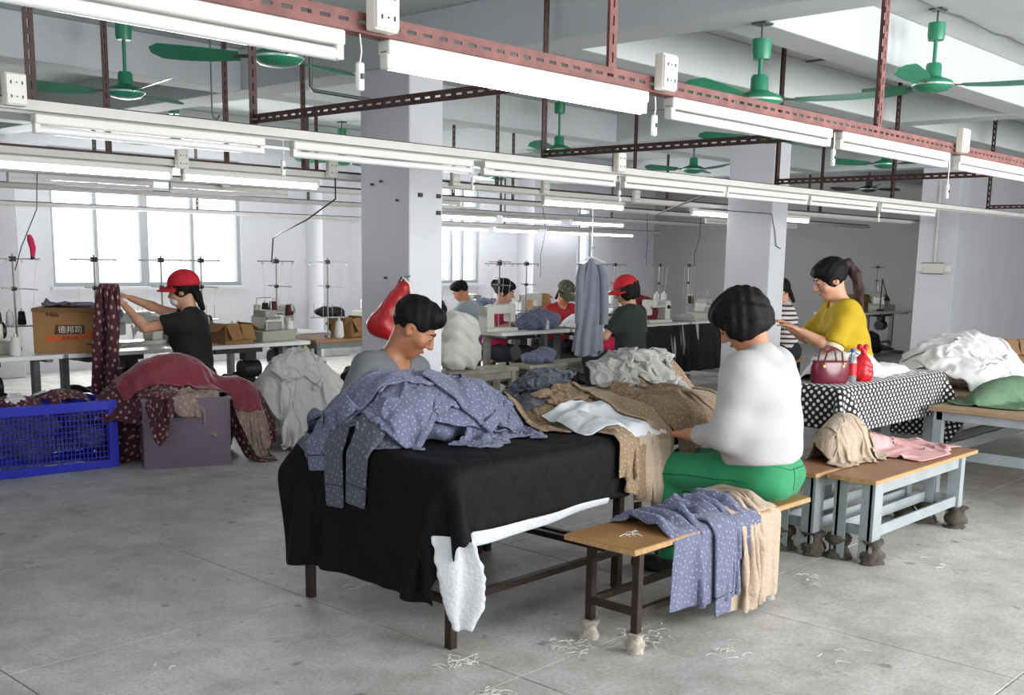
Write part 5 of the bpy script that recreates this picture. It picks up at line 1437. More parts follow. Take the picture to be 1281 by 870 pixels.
# ---- the brown and grey pile
F1.bump(4.32, 3.68, .36, .3, .75, .14).bump(4.42, 3.85, .28, .2, .75, .24).bump(5.15, 3.78, .45, .26, .75, .3).bump(4.78, 3.8, .32, .22, .75, .26).bump(4.75, 3.55, .3, .28, .75, .12).bump(5.0, 3.42, .45, .26, .75, .12).bump(4.75, 3.3, .3, .2, .75, .12)
gn = 'shirts of the brown pile on the second work table'
pile(F1, [
    ('brown_shirt', 'brown printed shirt spread lowest on the left of the brown pile', 'garment', k_brown, (.9, .6), (4.1, 3.5, .98), .1, dict(sq=.6, pl=6)),
    ('dark_shirt', 'dark blue-grey shirt trailing toward the blue pile', 'garment', k_blued, (1.0, .5), (4.1, 3.9, 1.02), 1.3, dict(sq=.55, f=7)),
    ('brown_shirt', 'brown printed shirt in front of the grey lining cloth', 'garment', k_brown, (.9, .55), (4.75, 3.4, 1.05), .2, dict(sq=.55, pl=6)),
    ('brown_shirt', 'brown printed shirt under the hands of the person in white', 'garment', k_brown, (1.3, .8), (4.95, 3.38, 1.08), .2, dict(sq=.62, sq2=.9, f=7, pl=7)),
    ('lining_cloth', 'shiny grey lining cloth heaped left of the person in white', 'garment', k_lining, (1.1, .8), (5.1, 3.78, 1.15), .9, dict(sq=.5, f=7, amp=.06, pl=6)),
    ('lining_cloth', 'grey lining cloth folded in the middle of the brown pile', 'garment', k_lining, (.9, .55), (4.85, 3.75, 1.2), .6, dict(sq=.5, f=8, pl=6)),
    ('blue_shirt', 'dark blue printed shirt heaped topmost below the hanging grey dress', 'garment', k_blued, (1.0, .7), (4.4, 3.88, 1.2), .5, dict(sq=.55, f=7, amp=.09, pl=6)),
    ('brown_shirt', 'brown shirt lying across the middle of the brown pile', 'garment', k_brown, (1.0, .42), (4.4, 3.55, 1.15), -.2, dict(sq=.58, f=7, pl=6)),
    ], gn, boxes=(T1P, T2))
for (x, w_, L, y, m, l) in ((4.17, .55, .62, 3.16, k_brown, 'brown shirt hanging over the front edge left of the long sleeve'), (4.06, .28, .55, 3.14, k_brown, 'brown shirt tail hanging leftmost over the front edge'), (4.34, .4, .6, 3.12, k_beige, 'beige shirt hanging behind the brown shirt tails')):
    R = sheet(26, 34, w_, L); P = crumpled(R, (x, y, .98), 0, .5, .97, 0, 4, .012, pl=4)
    P = sim(P, R, F1, (T1P, T2), 0, steps=60, it=12, thick=.02, fric=.9, bend=.05); F1.lay(P)
    tag(cloth_obj('brown_shirt', P, R, m, None, sol=.006), l, 'garment', gn)
R = sheet(30, 22, .6, .42); P = crumpled(R, (4.22, 3.27, 1.03), -.3, .95, .95, 0, 3, .015, pl=2)
P = sim(P, R, F1, (T1P, T2), 0, steps=55, it=9, thick=.01, fric=.9, bend=.2); F1.lay(P)
tag(cloth_obj('white_lining', P, R, k_panel, None, sol=.006), 'white lining turned up at the front of the brown pile', 'garment', gn)
sleeve(F1, (T1P, T2), k_brown2, .95, .21, (4.43, 3.2, 1.05), -math.pi/2, 'brown_shirt', 'long brown sleeve hanging over the front edge beside the green trousers', gn, steps=80, n=(36, 9))

# ---- clothes on the small bench
BB = (3.36, 4.78, 2.46, 2.82, .466)
gbn = 'garments thrown over the small bench'
for (x, w_, L, y, sqx, m, l, f, pl) in ((4.27, 1.0, .8, 2.47, .34, k_beige, 'beige pleated skirt hanging from the small bench under the green trousers', 5, 7), (3.93, .85, .66, 2.5, .62, k_blue, 'blue printed shirt hanging over the middle of the small bench', 5, 5), (4.05, .7, .5, 2.55, .6, k_blue, 'second blue shirt lying on top of the small bench', 5, 5)):
    R = sheet(48, 34, w_, L); P = crumpled(R, (x, y, .54), 0, sqx, .97, 0, f, .03, pl=pl)
    pm = (P[..., 1] > 2.56) & (P[..., 1] < 2.74)
    PP = P.copy(); PP[..., 2] = .478+np.clip(PP[..., 2]-.54, -.03, .06)*.7+.03
    P = sim(P, R, None, (BB,), 0, steps=70, it=12, thick=.012, fric=.5, bend=.05, pins=pm, pinpos=PP[pm])
    tag(cloth_obj('bench_garment', P, R, m, None, sol=.006), l, 'garment', gbn)
P = sleeve(None, ((3.36, 4.78, 2.44, 2.84, .485),), k_blue, .5, .17, (3.98, 2.42, .6), -1.45, 'blue_shirt', 'blue sleeve with a cuff hanging lowest from the small bench', gbn, n=(24, 8))

# ---- dotted table cloth and what lies on it
TP = (6.28, 7.92, 3.06, 3.54, .812)
R = sheet(62, 30, 1.7+.67, .44+.3+.05); P = R.copy(); P[..., 0] += 6.02+1.185; P[..., 1] += 3.08-.3+.395; P[..., 2] = .826
pm = (P[..., 0] > 6.29) & (P[..., 0] < 7.91) & (P[..., 1] > 3.07) & (P[..., 1] < 3.53)
P = sim(P, R, None, (TP,), steps=90, it=12, thick=.009, fric=.5, bend=.12, pins=pm, drop=4)
tag(cloth_obj('dotted_tablecloth', P, R, k_polka, None, sol=.004), 'black cloth with white dots draped over the table at right', 'tablecloth')
F2 = Field(5.8, 2.7, 8.4, 3.9); F2.box(6.3, 7.9, 3.08, 3.52, .815).bump(6.95, 3.4, .5, .14, .815, .16).bump(7.4, 3.35, .4, .14, .815, .06)
gw = 'white clothes heaped on the dotted cloth'
pile(F2, [('white_garment', 'white garment behind the wine handbag on the dotted cloth', 'garment', k_white, (.9, .6), (6.85, 3.4, 1.1), .1, dict(sq=.8, f=4)),
          ('white_garment', 'white garment sloping down to the right end of the dotted cloth', 'garment', k_white, (.8, .5), (7.4, 3.32, 1.05), -.1, dict(sq=.85, f=5, amp=.03)),
          ('white_garment', 'white patterned garment topmost in front of the yellow shirt', 'garment', print_cloth('white_print', 'e4e4e8', '9095a5', 20, .16, rand=.8), (.55, .4), (6.8, 3.43, 1.2), .4, dict(sq=.7, f=7, amp=.06))], gw, boxes=(TP,))
t = thing('handbag', 'shiny wine-red handbag with two handles on the dotted cloth', 'handbag', (6.45, 3.24, .817), -.65)
I = Imp((-.16, -.09, -.02), (.16, .09, .24), .006); I.ell((0, 0, .09), (.13, .06, .2), .01); I.half((0, 0, .005), (0, 0, -1)); I.half((0, 0, .155), (0, 0, 1)); I.half((0, -.05, .15), (0, -1, .12)); I.half((0, .05, .15), (0, 1, .12))
m_bag = mat('wine_leather', '6e1f34', .25, noise=(8, .1))
obj('bag_body', I.mesh(), m_bag, t, smooth=60, smo=1)
for s in (-1, 1):
    obj('bag_handle', G().tube([(-.065, s*.045, .1), (-.062, s*.045, .16), (-.05, s*.05, .215), (0, s*.055, .24), (.05, s*.05, .215), (.062, s*.045, .16), (.065, s*.045, .1)], .007, 8), m_bag, t, smooth=60)
    obj('buckle', G().cyl((.065*s, -.056, .125), (.065*s, -.045, .125), .009, n=10), mat('gold', 'c09a4e', .3, .9), t)
t = thing('drink_bottle', 'clear bottle with a red label and blue cap beside the handbag', 'bottle', (6.63, 3.18, .817))
obj('bottle_body', G().lathe([(0, 0), (.03, .002), (.032, .02), (.032, .14), (.026, .17), (.013, .195), (.013, .205), (0, .205)], n=16), mat('clear_plastic', 'cfd9e0', .1, trans=.7), t, smooth=50)
obj('bottle_label', G().lathe([(.0327, .055), (.0327, .135)], n=16), mat('red_label', 'c81e2e', .4), t, smooth=60)
obj('bottle_cap', G().cyl((0, 0, .203), (0, 0, .226), .016, n=14), mat('blue_cap', '2f55b8', .4), t, smooth=40)
m_redbag = mat('red_plastic_bag', 'cf1f28', .25, noise=(14, .2), bump=(30, .5))
t = thing('plastic_bag', 'knotted red plastic bag beside the bottle on the dotted cloth', 'bag', (6.76, 3.17, .816), .0)
I = Imp((-.14, -.12, -.02), (.14, .12, .26), .007); I.ell((0, 0, .06), (.085, .07, .075), .02); I.ell((-.005, 0, .125), (.055, .05, .06), .05); I.cap((0, 0, .17), (.005, 0, .2), .016, .012, .03); I.cap((.005, 0, .2), (-.035, .01, .235), .012, .02, .01); I.cap((.005, 0, .2), (.04, 0, .23), .012, .02, .01); I.half((0, 0, .002), (0, 0, -1))
I.ripple(lambda X, Y, Z: (.004*np.sin(80*X+50*Z)*np.sin(60*Y+70*Z)).astype(np.float32)); obj('bag_body', I.mesh(), m_redbag, t, smooth=180)
tag(cloth_obj('blue_cap_band', *(lambda R: (crumpled(R, (7.3, 3.36, .925), .4, .9, .9, 0, 3, .008), R))(sheet(8, 6, .1, .05)), mat('blue_trim', '3a4da8', .7), None, sol=.01), 'small blue trim lying on the white garments', 'trim')

# ---- bench at right: pink garment, white cloth, beige jacket
BN = ((5.36, 6.78, 2.395, 2.665, .471), (5.3, 6.76, 2.705, 2.975, .471))
F3 = Field(5.1, 2.2, 7.0, 3.2); F3.box(5.3, 6.78, 2.395, 2.975, .471).bump(5.85, 2.84, .24, .13, .471, .24).bump(6.25, 2.88, .2, .1, .471, .08)
gp = 'garments on the grey steel benches'
k_pr = mat('pink_print', 'dba9a9', .85, bump=(40, .15)); nt = k_pr.node_tree; pr = nt.nodes['Principled BSDF']
uvn = nt.nodes.new('ShaderNodeUVMap'); mp = nt.nodes.new('ShaderNodeMapping'); mp.inputs['Location'].default_value = (-3.06*4.6, -2.96*6.6, 0); mp.inputs['Scale'].default_value = (4.6, 6.6, 1); nt.links.new(uvn.outputs[0], mp.inputs[0])
ln = nt.nodes.new('ShaderNodeVectorMath'); ln.operation = 'LENGTH'; nt.links.new(mp.outputs[0], ln.inputs[0])
sb = nt.nodes.new('ShaderNodeMath'); sb.operation = 'SUBTRACT'; sb.inputs[1].default_value = 1; nt.links.new(ln.outputs['Value'], sb.inputs[0])
ab = nt.nodes.new('ShaderNodeMath'); ab.operation = 'ABSOLUTE'; nt.links.new(sb.outputs[0], ab.inputs[0]); lt = nt.nodes.new('ShaderNodeMath'); lt.operation = 'LESS_THAN'; lt.inputs[1].default_value = .085; nt.links.new(ab.outputs[0], lt.inputs[0])
vo = nt.nodes.new('ShaderNodeTexVoronoi'); vo.inputs['Scale'].default_value = 60; nt.links.new(uvn.outputs[0], vo.inputs['Vector']); l2 = nt.nodes.new('ShaderNodeMath'); l2.operation = 'LESS_THAN'; l2.inputs[1].default_value = .42; nt.links.new(vo.outputs['Distance'], l2.inputs[0])
mu = nt.nodes.new('ShaderNodeMath'); mu.operation = 'MULTIPLY'; nt.links.new(lt.outputs[0], mu.inputs[0]); nt.links.new(l2.outputs[0], mu.inputs[1])
mx = nt.nodes.new('ShaderNodeMix'); mx.data_type = 'RGBA'; mx.inputs[6].default_value = (*lin('dba9a9'), 1); mx.inputs[7].default_value = (*lin('6b5560'), 1); nt.links.new(mu.outputs[0], mx.inputs[0]); nt.links.new(mx.outputs[2], pr.inputs['Base Color'])
pile(F3, [('white_garment', 'white cloth lying on the steel bench under the pink garment', 'garment', k_white, (.7, .4), (6.15, 2.86, .6), .05, dict(sq=.93, f=3, amp=.03, pl=2, bend=.2)),
          ('pink_garment', 'pink garment with a dark stitched ring lying on the steel benches', 'garment', k_pr, (1.0, .62), (6.5, 2.74, .64), .1, dict(sq=.82, f=4, amp=.05, pl=3, n=(40, 28), bend=.2)),
          ('beige_jacket', 'beige jacket heaped on the steel bench behind the person in white', 'garment', k_beige, (.75, .6), (5.82, 2.84, .82), 1.3, dict(sq=.6, f=6, amp=.06)),
          ('beige_jacket', 'beige garment crumpled small at the edge of the steel bench', 'garment', k_beige, (.4, .3), (6.02, 2.7, .6), .3, dict(sq=.55, f=6, amp=.05))], gp, boxes=BN)

# ---- heaps at the right edge
F4 = Field(7.2, 1.0, 11, 4.8); F4.box(7.42, 10.4, 1.1, 2.98, .622).box(8.2, 10.6, 3.02, 4.5, .622).bump(9.35, 3.5, .85, .42, .622, .36).bump(9.0, 3.3, .6, .4, .622, .2).bump(8.25, 2.75, .62, .16, .622, .15)
BT = ((7.42, 10.4, 1.1, 2.98, .622), (8.2, 10.6, 3.02, 4.5, .622))
pile(F4, [('green_cloth', 'folded green cloth at the corner of the cutting table', 'garment', k_greenc, (1.4, .6), (8.25, 2.72, .9), .05, dict(sq=.9, f=4, amp=.03, pl=3, bend=.2)),
          ('white_heap_garment', 'white garment at the left foot of the heap by the third column', 'garment', k_white, (1.9, 1.5), (9.4, 3.5, 1.15), .1, dict(sq=.82, sq2=.85, f=6, amp=.06, pl=8)),
          ('white_heap_garment', 'white garment topmost on the heap before the plain wall', 'garment', k_white, (1.4, 1.0), (9.3, 3.45, 1.2), .1, dict(sq=.75, f=7, amp=.07)),
          ('white_heap_garment', 'white garment at the right end of the heap above the green cloth', 'garment', k_white, (1.4, .9), (9.0, 3.1, 1.15), -.3, dict(sq=.7, f=7, amp=.06)),
          ('dark_print_garment', 'dark printed garment cut off by the right edge behind the white heap', 'garment', k_blued, (.5, .4), (9.6, 2.7, .95), .4, dict(sq=.6, f=7, amp=.06))], 'garments heaped on the cutting tables', boxes=BT)

# ---- heaps at the left
TUB = (3.98, 4.56, 7.16, 7.62, .525)
F5 = Field(2.6, 6.4, 6.4, 8.5); F5.box(2.6, 6.4, 6.4, 8.5, 0).box(3.98, 4.56, 7.16, 7.62, .53).bump(4.3, 7.62, .6, .3, 0, .8).bump(4.75, 7.5, .4, .24, 0, .6).bump(4.0, 7.7, .4, .24, 0, .62).bump(5.5, 7.62, .5, .34, 0, .74).bump(5.75, 7.5, .3, .3, 0, .5)
gr = 'wine garments of the heap at left'
pile(F5, [('wine_dress', 'wine dotted dress at the back of the heap at left', 'garment', k_wine, (1.1, .8), (4.1, 7.6, .95), .2, dict(sq=.75, f=7)),
          ('wine_dress', 'wine dotted dress falling to the floor right of the tub', 'garment', k_wine, (.9, .8), (4.78, 7.3, .75), .8, dict(sq=.72, f=8, amp=.07)),
          ('tan_cloth', 'tan dotted underside cloth spilling over the tub rim', 'garment', k_tan, (.9, .6), (4.2, 7.28, .85), -.2, dict(sq=.7, f=8, amp=.07)),
          ('wine_dress', 'wine dotted dress hanging down over the left of the tub', 'garment', k_wine, (.5, .75), (3.98, 7.22, .85), -.3, dict(sq=.65, f=8, amp=.06)),
          ('tan_cloth', 'tan dotted cloth at the right end of the wine heap', 'garment', k_tan, (.6, .5), (4.8, 7.25, .8), .6, dict(sq=.65, f=8, amp=.06)),
          ('wine_satin', 'plain wine-red satin cloth lying over the heap at left', 'garment', k_satin, (1.25, .55), (4.42, 7.55, 1.0), -.28, dict(sq=.9, f=4, amp=.03, pl=3, bend=.2))], gr, boxes=(TUB,), steps=55)
pile(F5, [('white_heap_cloth', 'white ruffled cloth at the back of the white heap at left', 'garment', k_whitec, (1.6, 1.2), (5.55, 7.6, .95), .3, dict(sq=.68, sq2=.8, f=9, amp=.09)),
          ('white_heap_cloth', 'white ruffled cloth at the front of the white heap, touching the floor', 'garment', k_whitec, (1.2, 1.0), (5.5, 7.3, .85), -.4, dict(sq=.65, f=9, amp=.09)),
          ('white_heap_cloth', 'white ruffled cloth topmost on the white heap at left', 'garment', k_whitec, (.9, .8), (5.45, 7.55, 1.05), .9, dict(sq=.62, f=9, amp=.09))], 'white cloths of the heap beside the wine heap', steps=55)
CR = (2.95, 3.8, 7.64, 8.08, .44)
F6 = Field(2.5, 7.3, 4.2, 8.4); F6.box(2.96, 3.8, 7.64, 8.08, .42).bump(3.2, 7.86, .22, .18, .42, .12).bump(3.55, 7.86, .22, .18, .42, .14)
I = Imp((-.46, -.26, -.02), (.46, .26, .5), .016)
for k in range(14): I.ell((rs.uniform(-.34, .34), rs.uniform(-.14, .14), rs.uniform(.1, .34)), (.13, .11, .09), .03)
I.half((0, 0, .005), (0, 0, -1)); I.half((.42, 0, 0), (1, 0, 0)); I.half((-.42, 0, 0), (-1, 0, 0)); I.half((0, .215, 0), (0, 1, 0)); I.half((0, -.215, 0), (0, -1, 0))
V_, Q_ = I.mesh()
o = obj('crate_filling', (V_, Q_), k_blued, None, smooth=180, uv=V_[:, [0, 2]]); o.location = (3.38, 7.86, .06); o.rotation_euler = (0, 0, -.1); tag(o, 'dark blue dotted cloth packed inside the blue crate', 'cloth')
pile(F6, [('wine_dress', 'wine dress bunched at the right in the blue crate', 'garment', k_wine, (.6, .5), (3.55, 7.85, .68), .3, dict(sq=.6, f=7, amp=.07)), ('wine_dress', 'wine dress bunched at the left in the blue crate', 'garment', k_wine, (.6, .5), (3.2, 7.85, .66), -.4, dict(sq=.6, f=7, amp=.07)),
          ('white_scrap', 'white cloth scrap on top of the blue crate', 'garment', k_white, (.3, .22), (3.18, 7.78, .72), .5, dict(sq=.75, n=(20, 16))), ('white_scrap', 'second white cloth scrap right on the blue crate', 'garment', k_white, (.26, .2), (3.4, 7.9, .74), -.5, dict(sq=.75, n=(20, 16)))], 'cloths in the blue crate', boxes=(CR,))
# ---- wine dress held up by the person at left
R = sheet(26, 30, .62, .72); P = np.zeros_like(R)
ax = np.array((.66, -.75)); 
for i in range(26):
    for j in range(30):
        u, v = i/25-.5, j/29
        g_ = .28+.72*v**.8
        P[i, j] = (4.12+ax[0]*u*.62*g_+.04*math.sin(u*22)*v+.05*v, 8.18+ax[1]*u*.62*g_*.6+.05*math.cos(u*26)*v-.35*v*v, 1.33-.62*v)
pm = np.zeros((26, 30), bool); pm[:, :2] = True
P = sim(P, R, F5, (TUB,), 0, steps=40, it=4, thick=.01, pins=pm, bend=.3)
tag(cloth_obj('wine_dress', P, R, k_wine, None, sol=.006), 'wine dotted dress held up in the raised hands at left', 'garment')
R = sheet(18, 14, .34, .3); P = crumpled(R, (4.45, 8.14, 1.02), .3, .9, .75, 0, 4, .03, tilt=.35)
tag(cloth_obj('white_scrap', P, R, k_white, None, sol=.01), 'white cloth held below the arms of the person at left', 'garment')
# ---- folded grey garment on the cardboard box, cloths and sacks among the machines
Fb = Field(3.6, 8.3, 4.5, 9.1); Fb.box(3.82, 4.28, 8.52, 8.9, TZ+.375)
pile(Fb, [('grey_garment', 'folded grey garment on top of the printed cardboard box', 'garment', k_blue, (.5, .36), (4.05, 8.72, 1.25), -.6, dict(sq=.7, f=6, amp=.04, n=(24, 18)))], 'folded garments on boxes')
def lump(name, label, cat, m, c, parts, h, amp=.012, fr=26, flat=True, uvs=None, group=None, rz=0):
    r = np.array([np.array(p[0])-max(p[1])-.06 for p in parts]).min(0); R_ = np.array([np.array(p[0])+max(p[1])+.06 for p in parts]).max(0)
    I = Imp(r, R_, h)
    for p in parts: I.ell(p[0], p[1], .04)
    if flat: I.half((0, 0, .004), (0, 0, -1))
    I.ripple(lambda X, Y, Z: (amp*np.sin(fr*X+13*Z+2*np.sin(fr*.6*Y))*np.sin(fr*.8*Y+fr*.5*Z)+amp*.6*np.sin(fr*1.9*Z+fr*X+2*np.sin(fr*.5*X))).astype(np.float32))
    Vv, Q = I.mesh()
    o = obj(name, (Vv, Q), m, None, smooth=180, smo=1, uv=Vv[:, [0, 2]]+Vv[:, [1, 1]]*.5); o.location = c; o.rotation_euler = (0, 0, rz)
    return tag(o, label, cat, group)
lump('cloth_sack', 'bulging white sack standing on the short plank bench', 'sack', mat('woven_white', 'dcdad2', .9, bump=(30, .4)), (7.55, 7.76, .473), [((0, 0, .16), (.27, .16, .2)), ((.02, 0, .36), (.22, .15, .18)), ((-.05, 0, .46), (.14, .12, .12))], .012, .014)
lump('grey_bundle', 'grey printed bundle on the table of the person in pink', 'garment', k_blue, (9.3, 8.4, TZ), [((0, 0, .08), (.2, .16, .12)), ((.22, .03, .06), (.2, .16, .1)), ((.1, 0, .16), (.12, .1, .08)), ((.42, .1, .08), (.16, .14, .12))], .012, .016)
lump('grey_bundle', 'grey garments piled at the right of the short plank bench', 'garment', k_blue, (8.75, 7.78, .463), [((0, 0, .05), (.25, .12, .07)), ((.1, 0, .1), (.15, .1, .06))], .012, .014)
lump('wine_sack', 'wine-red cloth sack behind the large cream sewing machine', 'sack', mat('wine_canvas', '7a1f2c', .85, noise=(9, .2)), (11.75, 8.6, TZ), [((0, 0, .14), (.28, .16, .18)), ((.24, 0, .12), (.22, .14, .16)), ((-.1, 0, .25), (.16, .12, .1))], .013, .012)
lump('red_bundle', 'crimson cloth bundle under the white cloth near the hanging dress', 'garment', mat('crimson_cloth', 'b3163c', .8), (10.35, 8.1, .47), [((0, 0, .08), (.22, .1, .1)), ((.2, 0, .1), (.12, .08, .14))], .013, .012)
lump('dark_bundle', 'dark cloth on the brown table end left of the nearest column', 'garment', mat('dark_cloth', '25262b', .9), (6.85, 8.95, TZ+.02), [((0, 0, .22), (.16, .1, .05)), ((.1, 0, .1), (.1, .1, .12))], .012, .01)
lump('red_bag', 'small bright red bag on the brown table end left of the nearest column', 'bag', m_redbag, (7.25, 8.75, TZ), [((0, 0, .14), (.1, .08, .15)), ((.03, 0, .28), (.06, .05, .08))], .01, .006)
lump('white_bundle', 'white pointed cloth on the floor between the left tables and the man in grey', 'garment', k_whitec, (6.75, 8.15, 0), [((0, 0, .25), (.2, .16, .28)), ((0, 0, .5), (.09, .08, .16))], .012, .01)
Fm = Field(9.6, 7.8, 11.2, 8.9); Fm.box(9.76, 10.94, 8.15, 8.75, .77).bump(10.3, 8.42, .35, .2, .77, .14)
pile(Fm, [('white_cloth', 'white cloth falling over the table edge in front of the camouflage cap', 'garment', k_white, (1.0, .8), (10.25, 8.3, 1.05), .1, dict(sq=.85, f=4))], 'cloths on the middle tables', boxes=((9.76, 10.94, 8.15, 8.75, .765),))
Fn = Field(9.4, 10.3, 10.6, 11.4); Fn.box(8.81, 9.99, 10.6, 11.2, .77)
lump('dark_bundle', 'dark cloth on the far table behind the man in pale grey', 'garment', mat('dark_cloth', '25262b', .9), (9.55, 10.85, TZ), [((0, 0, .04), (.35, .2, .07)), ((.5, 0, .1), (.2, .18, .14))], .014, .012)
lump('grey_bundle', 'pale bundle on the far table right of the man in pale grey', 'garment', k_blue, (10.95, 10.75, TZ), [((0, 0, .1), (.25, .18, .14)), ((.3, 0, .06), (.2, .18, .1))], .014, .014)
for k, (x, y, l) in enumerate(((12.35, 8.4, 'pale cloth pieces on the white table right of the cream machine'), (13.25, 8.45, 'grey cloth pieces on the table at the second column'), (11.25, 8.5, 'pink and white cloth pieces left of the cream machine'))):
    lump('cloth_pieces', l, 'garment', (k_lining, k_blue, k_beige)[k], (x, y, TZ), [((0, 0, .02), (.2, .16, .05)), ((.16, .03, .03), (.14, .12, .06))], .012, .01)
# dark covers hung in front of the white middle tables
B = np.zeros((90, 12, 3)); RB = np.zeros((90, 12, 3))
for i in range(90):
    u = i/89
    for j in range(12):
        v = j/11; B[i, j] = (11.08+2.3*u, 8.147-(.02+.05*v)*(1+math.sin(u*62+1.5*math.sin(u*17))), .745-.62*v); RB[i, j] = (u*2.3, -v*.6, 0)
k_dark = mat('black_curtain', '0f0f12', .8, noise=(7, .3))
nt = k_dark.node_tree; pr = nt.nodes['Principled BSDF']; uvn = nt.nodes.new('ShaderNodeUVMap'); no = nt.nodes.new('ShaderNodeTexNoise'); no.noise_dimensions = '2D'; no.inputs['Scale'].default_value = 3.2
mp = nt.nodes.new('ShaderNodeMapping'); mp.inputs['Scale'].default_value = (3, .25, 1); nt.links.new(uvn.outputs[0], mp.inputs[0]); nt.links.new(mp.outputs[0], no.inputs['Vector'])
rp = nt.nodes.new('ShaderNodeValToRGB'); rp.color_ramp.elements[0].position = .66; rp.color_ramp.elements[1].position = .69; rp.color_ramp.elements[0].color = (*lin('101013'), 1); rp.color_ramp.elements[1].color = (*lin('b9b9bb'), 1)
nt.links.new(no.outputs['Fac'], rp.inputs['Fac']); nt.links.new(rp.outputs['Color'], pr.inputs['Base Color'])
tag(cloth_obj('black_curtain', B, RB, k_dark, None, sol=.005), 'black cloth with a few white streaks hung before the white middle tables', 'cloth')

# ---- grey dress on a hanger under the third rail
t = thing('hanging_dress', 'long grey dress on a hanger wired under the third rail', 'dress', (8.34, 6.75, 0), s=1)
n, m = 64, 26; B = np.zeros((n, m, 3)); RB = np.zeros((n, m, 3))
for i in range(n):
    a = 2*math.pi*i/n
    for j in range(m):
        v = j/(m-1); wx = .11+.1*v if v > .12 else .05+.5*v; wx = min(wx, .11+.1*v)
        pl = 1+(.12+.25*v)*math.sin(a*8+1.2*math.sin(3*v+a))+.08*v*math.sin(a*3+2)
        x = wx*math.cos(a)*(.75+.25*pl)+.02*math.sin(5*v); y = (.05+.05*v)*math.sin(a)*pl
        z = 1.585-.93*v-.035*abs(math.cos(a))*(1-v)+.03*v*math.sin(a*2+.5)
        B[i, j] = ((x*.72-y*.3)*.68, (-x*.7-y*.5)*.68, z); RB[i, j] = (i*.02, v, 0)
fs = [(i*m+j, i*m+j+1, ((i+1) % n)*m+j+1, ((i+1) % n)*m+j) for i in range(n) for j in range(m-1)]
obj('dress_skirt', (B.reshape(-1, 3), fs), k_grey, t, smooth=180, sol=.005, sub=1)
for s in (-1, 1):
    obj('dress_sleeve', G().tube([(s*.085*.72, -s*.085*.7, 1.53), (s*.115*.72, -s*.115*.7-.01, 1.4), (s*.12*.72, -s*.12*.7-.02, 1.15), (s*.125*.72, -s*.125*.7-.02, .95)], [.035, .042, .045, .04], 10), k_grey, t, smooth=60)
h = obj('hanger', G().tube([(-.14*.72, .14*.7, 1.54), (0, 0, 1.6), (.14*.72, -.14*.7, 1.54)], .008, 6), m_white, t, smooth=60)
obj('hanger_hook', G().tube([(0, 0, 1.6), (0, 0, 1.66), (.02, -.02, 1.68), (0, 0, 1.7), (0, 0, 2.15)], .004, 6), m_chrome, h)
# ---- red bag hung on the nearest column
t = thing('sports_bag', 'shiny red bag with black straps hanging on the nearest column', 'bag', (5.215, 6.02, 0), .0)
obj('bag_hook', G().cyl((.03, -.03, 1.43), (.105, -.03, 1.44), .006, n=8), m_chrome, t)
I = Imp((-.3, -.3, .85), (.3, .3, 1.55), .011)
ax_ = np.array((-.68, .73, 0))
I.cap(ax_*.1+V3(0, 0, 1.1), ax_*-.05+V3(0, 0, 1.36), .1, .05, .03); I.cap(ax_*.14+V3(0, 0, 1.08), ax_*.05+V3(0, 0, 1.05), .075, k=.03)
I.ripple(lambda X, Y, Z: (.004*np.sin(40*X-34*Y+20*Z)*np.sin(20*Z+9*X)).astype(np.float32))
obj('bag_body', I.mesh(), mat('red_nylon', 'b8141f', .42, noise=(6, .25), bump=(22, .5)), t, smooth=180, smo=1)
for k in (0, 1):
    c = ax_*(-.075-.022*k)
    obj('bag_strap', G().tube([c*1.0+V3(0, -.01, 1.1), c*1.05+V3(0, -.02, 1.25), c*.9+V3(0, -.01, 1.38), c*.5+V3(0, 0, 1.43), c*.1+V3(0, 0, 1.36)], .012, 6), m_blk if k == 0 else m_white, t, smooth=60)
# ---- lint and thread scraps on the floor
m_scrap = mat('thread_scrap', 'e0dcd4', .9)
def scraps(label, x, y, n, r, seed, z0=.003):
    rr = random.Random(seed); g = G()
    for _ in range(n):
        px, py = x+rr.gauss(0, r), y+rr.gauss(0, r*.7); a = rr.uniform(0, 6.28); L_ = rr.uniform(.02, .07); b = rr.uniform(-1.5, 1.5)
        pts = [(px+L_*t_*math.cos(a+b*t_), py+L_*t_*math.sin(a+b*t_), z0+.006*math.sin(t_*3.1)) for t_ in (0, .33, .66, 1)]
        g.tube(pts, .0016, 4)
    tag(obj('thread_scraps', g, m_scrap, kind='stuff'), label, 'scraps')
for k, (x, y, n_, r_, l) in enumerate(((2.86, 2.93, 26, .04, 'white thread scraps on the floor before the near corner leg'), (3.36, 2.76, 30, .07, 'white thread scraps left of the small bench'), (3.62, 2.6, 34, .07, 'fluffy white scraps between the near legs of the small bench'), (3.21, 4.0, 9, .03, 'few thread scraps beside the far left table leg'),
                                      (2.72, 2.62, 22, .05, 'white scraps at the bottom edge below the near corner'), (3.75, 2.28, 14, .07, 'grey scraps on the floor in front of the small bench'), (3.85, 3.05, 14, .1, 'thread scraps under the work table behind the small bench'), (4.95, 2.5, 12, .09, 'scraps between the small bench and the steel benches'),
                                      (5.7, 2.1, 6, .1, 'few scraps on the floor beside the rag-footed bench'), (4.05, 1.85, 6, .12, 'single scraps on the bright floor at lower right'), (2.0, 3.69, 3, .03, 'single white scrap on the floor at lower left'))):
    scraps(l, x, y, n_, r_, k)
scraps('white thread tangle on the board of the small bench', 3.55, 2.62, 9, .018, 77, .467)

# wine cloth packed in the cloudy tub
o = lump('tub_filling', 'wine dotted cloth packed inside the cloudy tub', 'cloth', k_wine, (4.27, 7.38, .012), [((-.15, 0, .2), (.16, .2, .22)), ((.15, 0, .2), (.16, .2, .22)), ((0, 0, .25), (.2, .2, .2)), ((.2, -.05, .12), (.12, .14, .14)), ((-.2, -.05, .12), (.12, .14, .14))], .016, .008, rz=-.42)

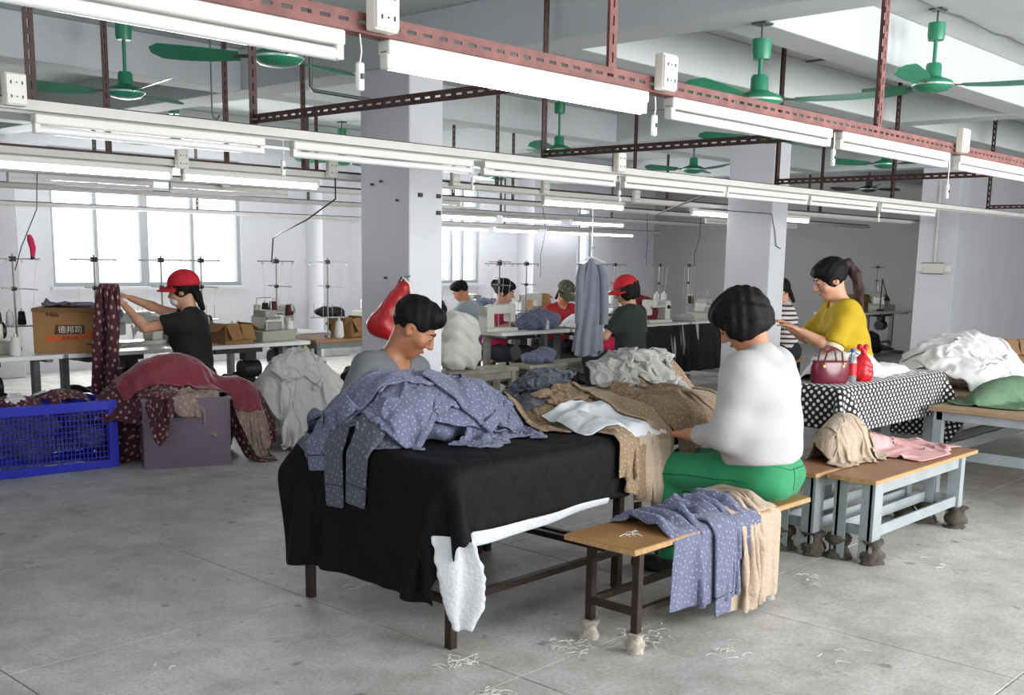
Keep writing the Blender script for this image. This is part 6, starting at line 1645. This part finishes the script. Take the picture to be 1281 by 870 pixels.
# bundles and bins that fill the dark space under the sewing tables
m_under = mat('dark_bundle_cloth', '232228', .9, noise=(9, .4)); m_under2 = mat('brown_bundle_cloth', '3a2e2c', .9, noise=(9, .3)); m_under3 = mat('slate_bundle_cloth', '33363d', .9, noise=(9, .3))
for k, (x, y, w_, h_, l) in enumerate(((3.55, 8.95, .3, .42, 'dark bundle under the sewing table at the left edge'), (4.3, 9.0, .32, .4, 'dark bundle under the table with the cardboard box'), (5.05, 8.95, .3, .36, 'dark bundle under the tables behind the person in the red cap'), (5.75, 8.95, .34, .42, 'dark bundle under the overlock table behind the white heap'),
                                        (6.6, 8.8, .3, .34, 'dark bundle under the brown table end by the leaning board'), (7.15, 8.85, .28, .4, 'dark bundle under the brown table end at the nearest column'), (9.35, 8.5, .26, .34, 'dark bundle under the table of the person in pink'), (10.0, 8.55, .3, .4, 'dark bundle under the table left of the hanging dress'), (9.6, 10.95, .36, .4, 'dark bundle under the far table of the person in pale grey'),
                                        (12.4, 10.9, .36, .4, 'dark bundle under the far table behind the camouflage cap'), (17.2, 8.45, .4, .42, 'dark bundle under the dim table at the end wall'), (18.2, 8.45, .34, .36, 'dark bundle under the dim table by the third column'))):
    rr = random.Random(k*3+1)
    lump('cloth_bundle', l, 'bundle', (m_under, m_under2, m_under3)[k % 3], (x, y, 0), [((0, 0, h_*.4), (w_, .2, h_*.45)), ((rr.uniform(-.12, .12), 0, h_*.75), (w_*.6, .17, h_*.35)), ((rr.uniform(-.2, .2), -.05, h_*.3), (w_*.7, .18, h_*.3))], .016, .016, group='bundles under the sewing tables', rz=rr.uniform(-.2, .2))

lump('white_bundle', 'white cloth bundle inside the white heap at left', 'garment', k_whitec, (5.52, 7.6, 0), [((0, 0, .3), (.42, .26, .4)), ((.25, -.1, .2), (.24, .22, .28)), ((-.2, -.05, .2), (.26, .22, .3))], .018, .02)
lump('white_bundle', 'white cloth bundle inside the heap before the plain wall', 'garment', k_white, (9.3, 3.48, .622), [((0, 0, .12), (.7, .34, .2)), ((-.3, -.15, .08), (.4, .28, .12)), ((.2, .1, .18), (.4, .28, .14))], .02, .02)

lump('blue_bundle', 'blue printed bundle showing in the gaps of the blue pile', 'garment', k_blue, (3.4, 3.72, .768), [((0, 0, .06), (.36, .24, .12)), ((.24, 0, .05), (.26, .22, .1)), ((-.24, .06, .04), (.18, .2, .1))], .016, .012)
lump('brown_bundle', 'brown printed bundle showing in the gaps of the brown pile', 'garment', k_brown, (4.6, 3.6, .745), [((-.2, .1, .05), (.3, .24, .1)), ((.2, .05, .06), (.36, .26, .1)), ((.5, 0, .05), (.24, .2, .08))], .018, .012)
lump('wine_bundle', 'wine printed bundle showing in the gaps of the heap at left', 'garment', k_wine, (4.3, 7.82, 0), [((0, 0, .3), (.46, .16, .36)), ((.35, -.1, .2), (.26, .16, .3)), ((-.3, -.05, .2), (.26, .16, .32))], .018, .014)
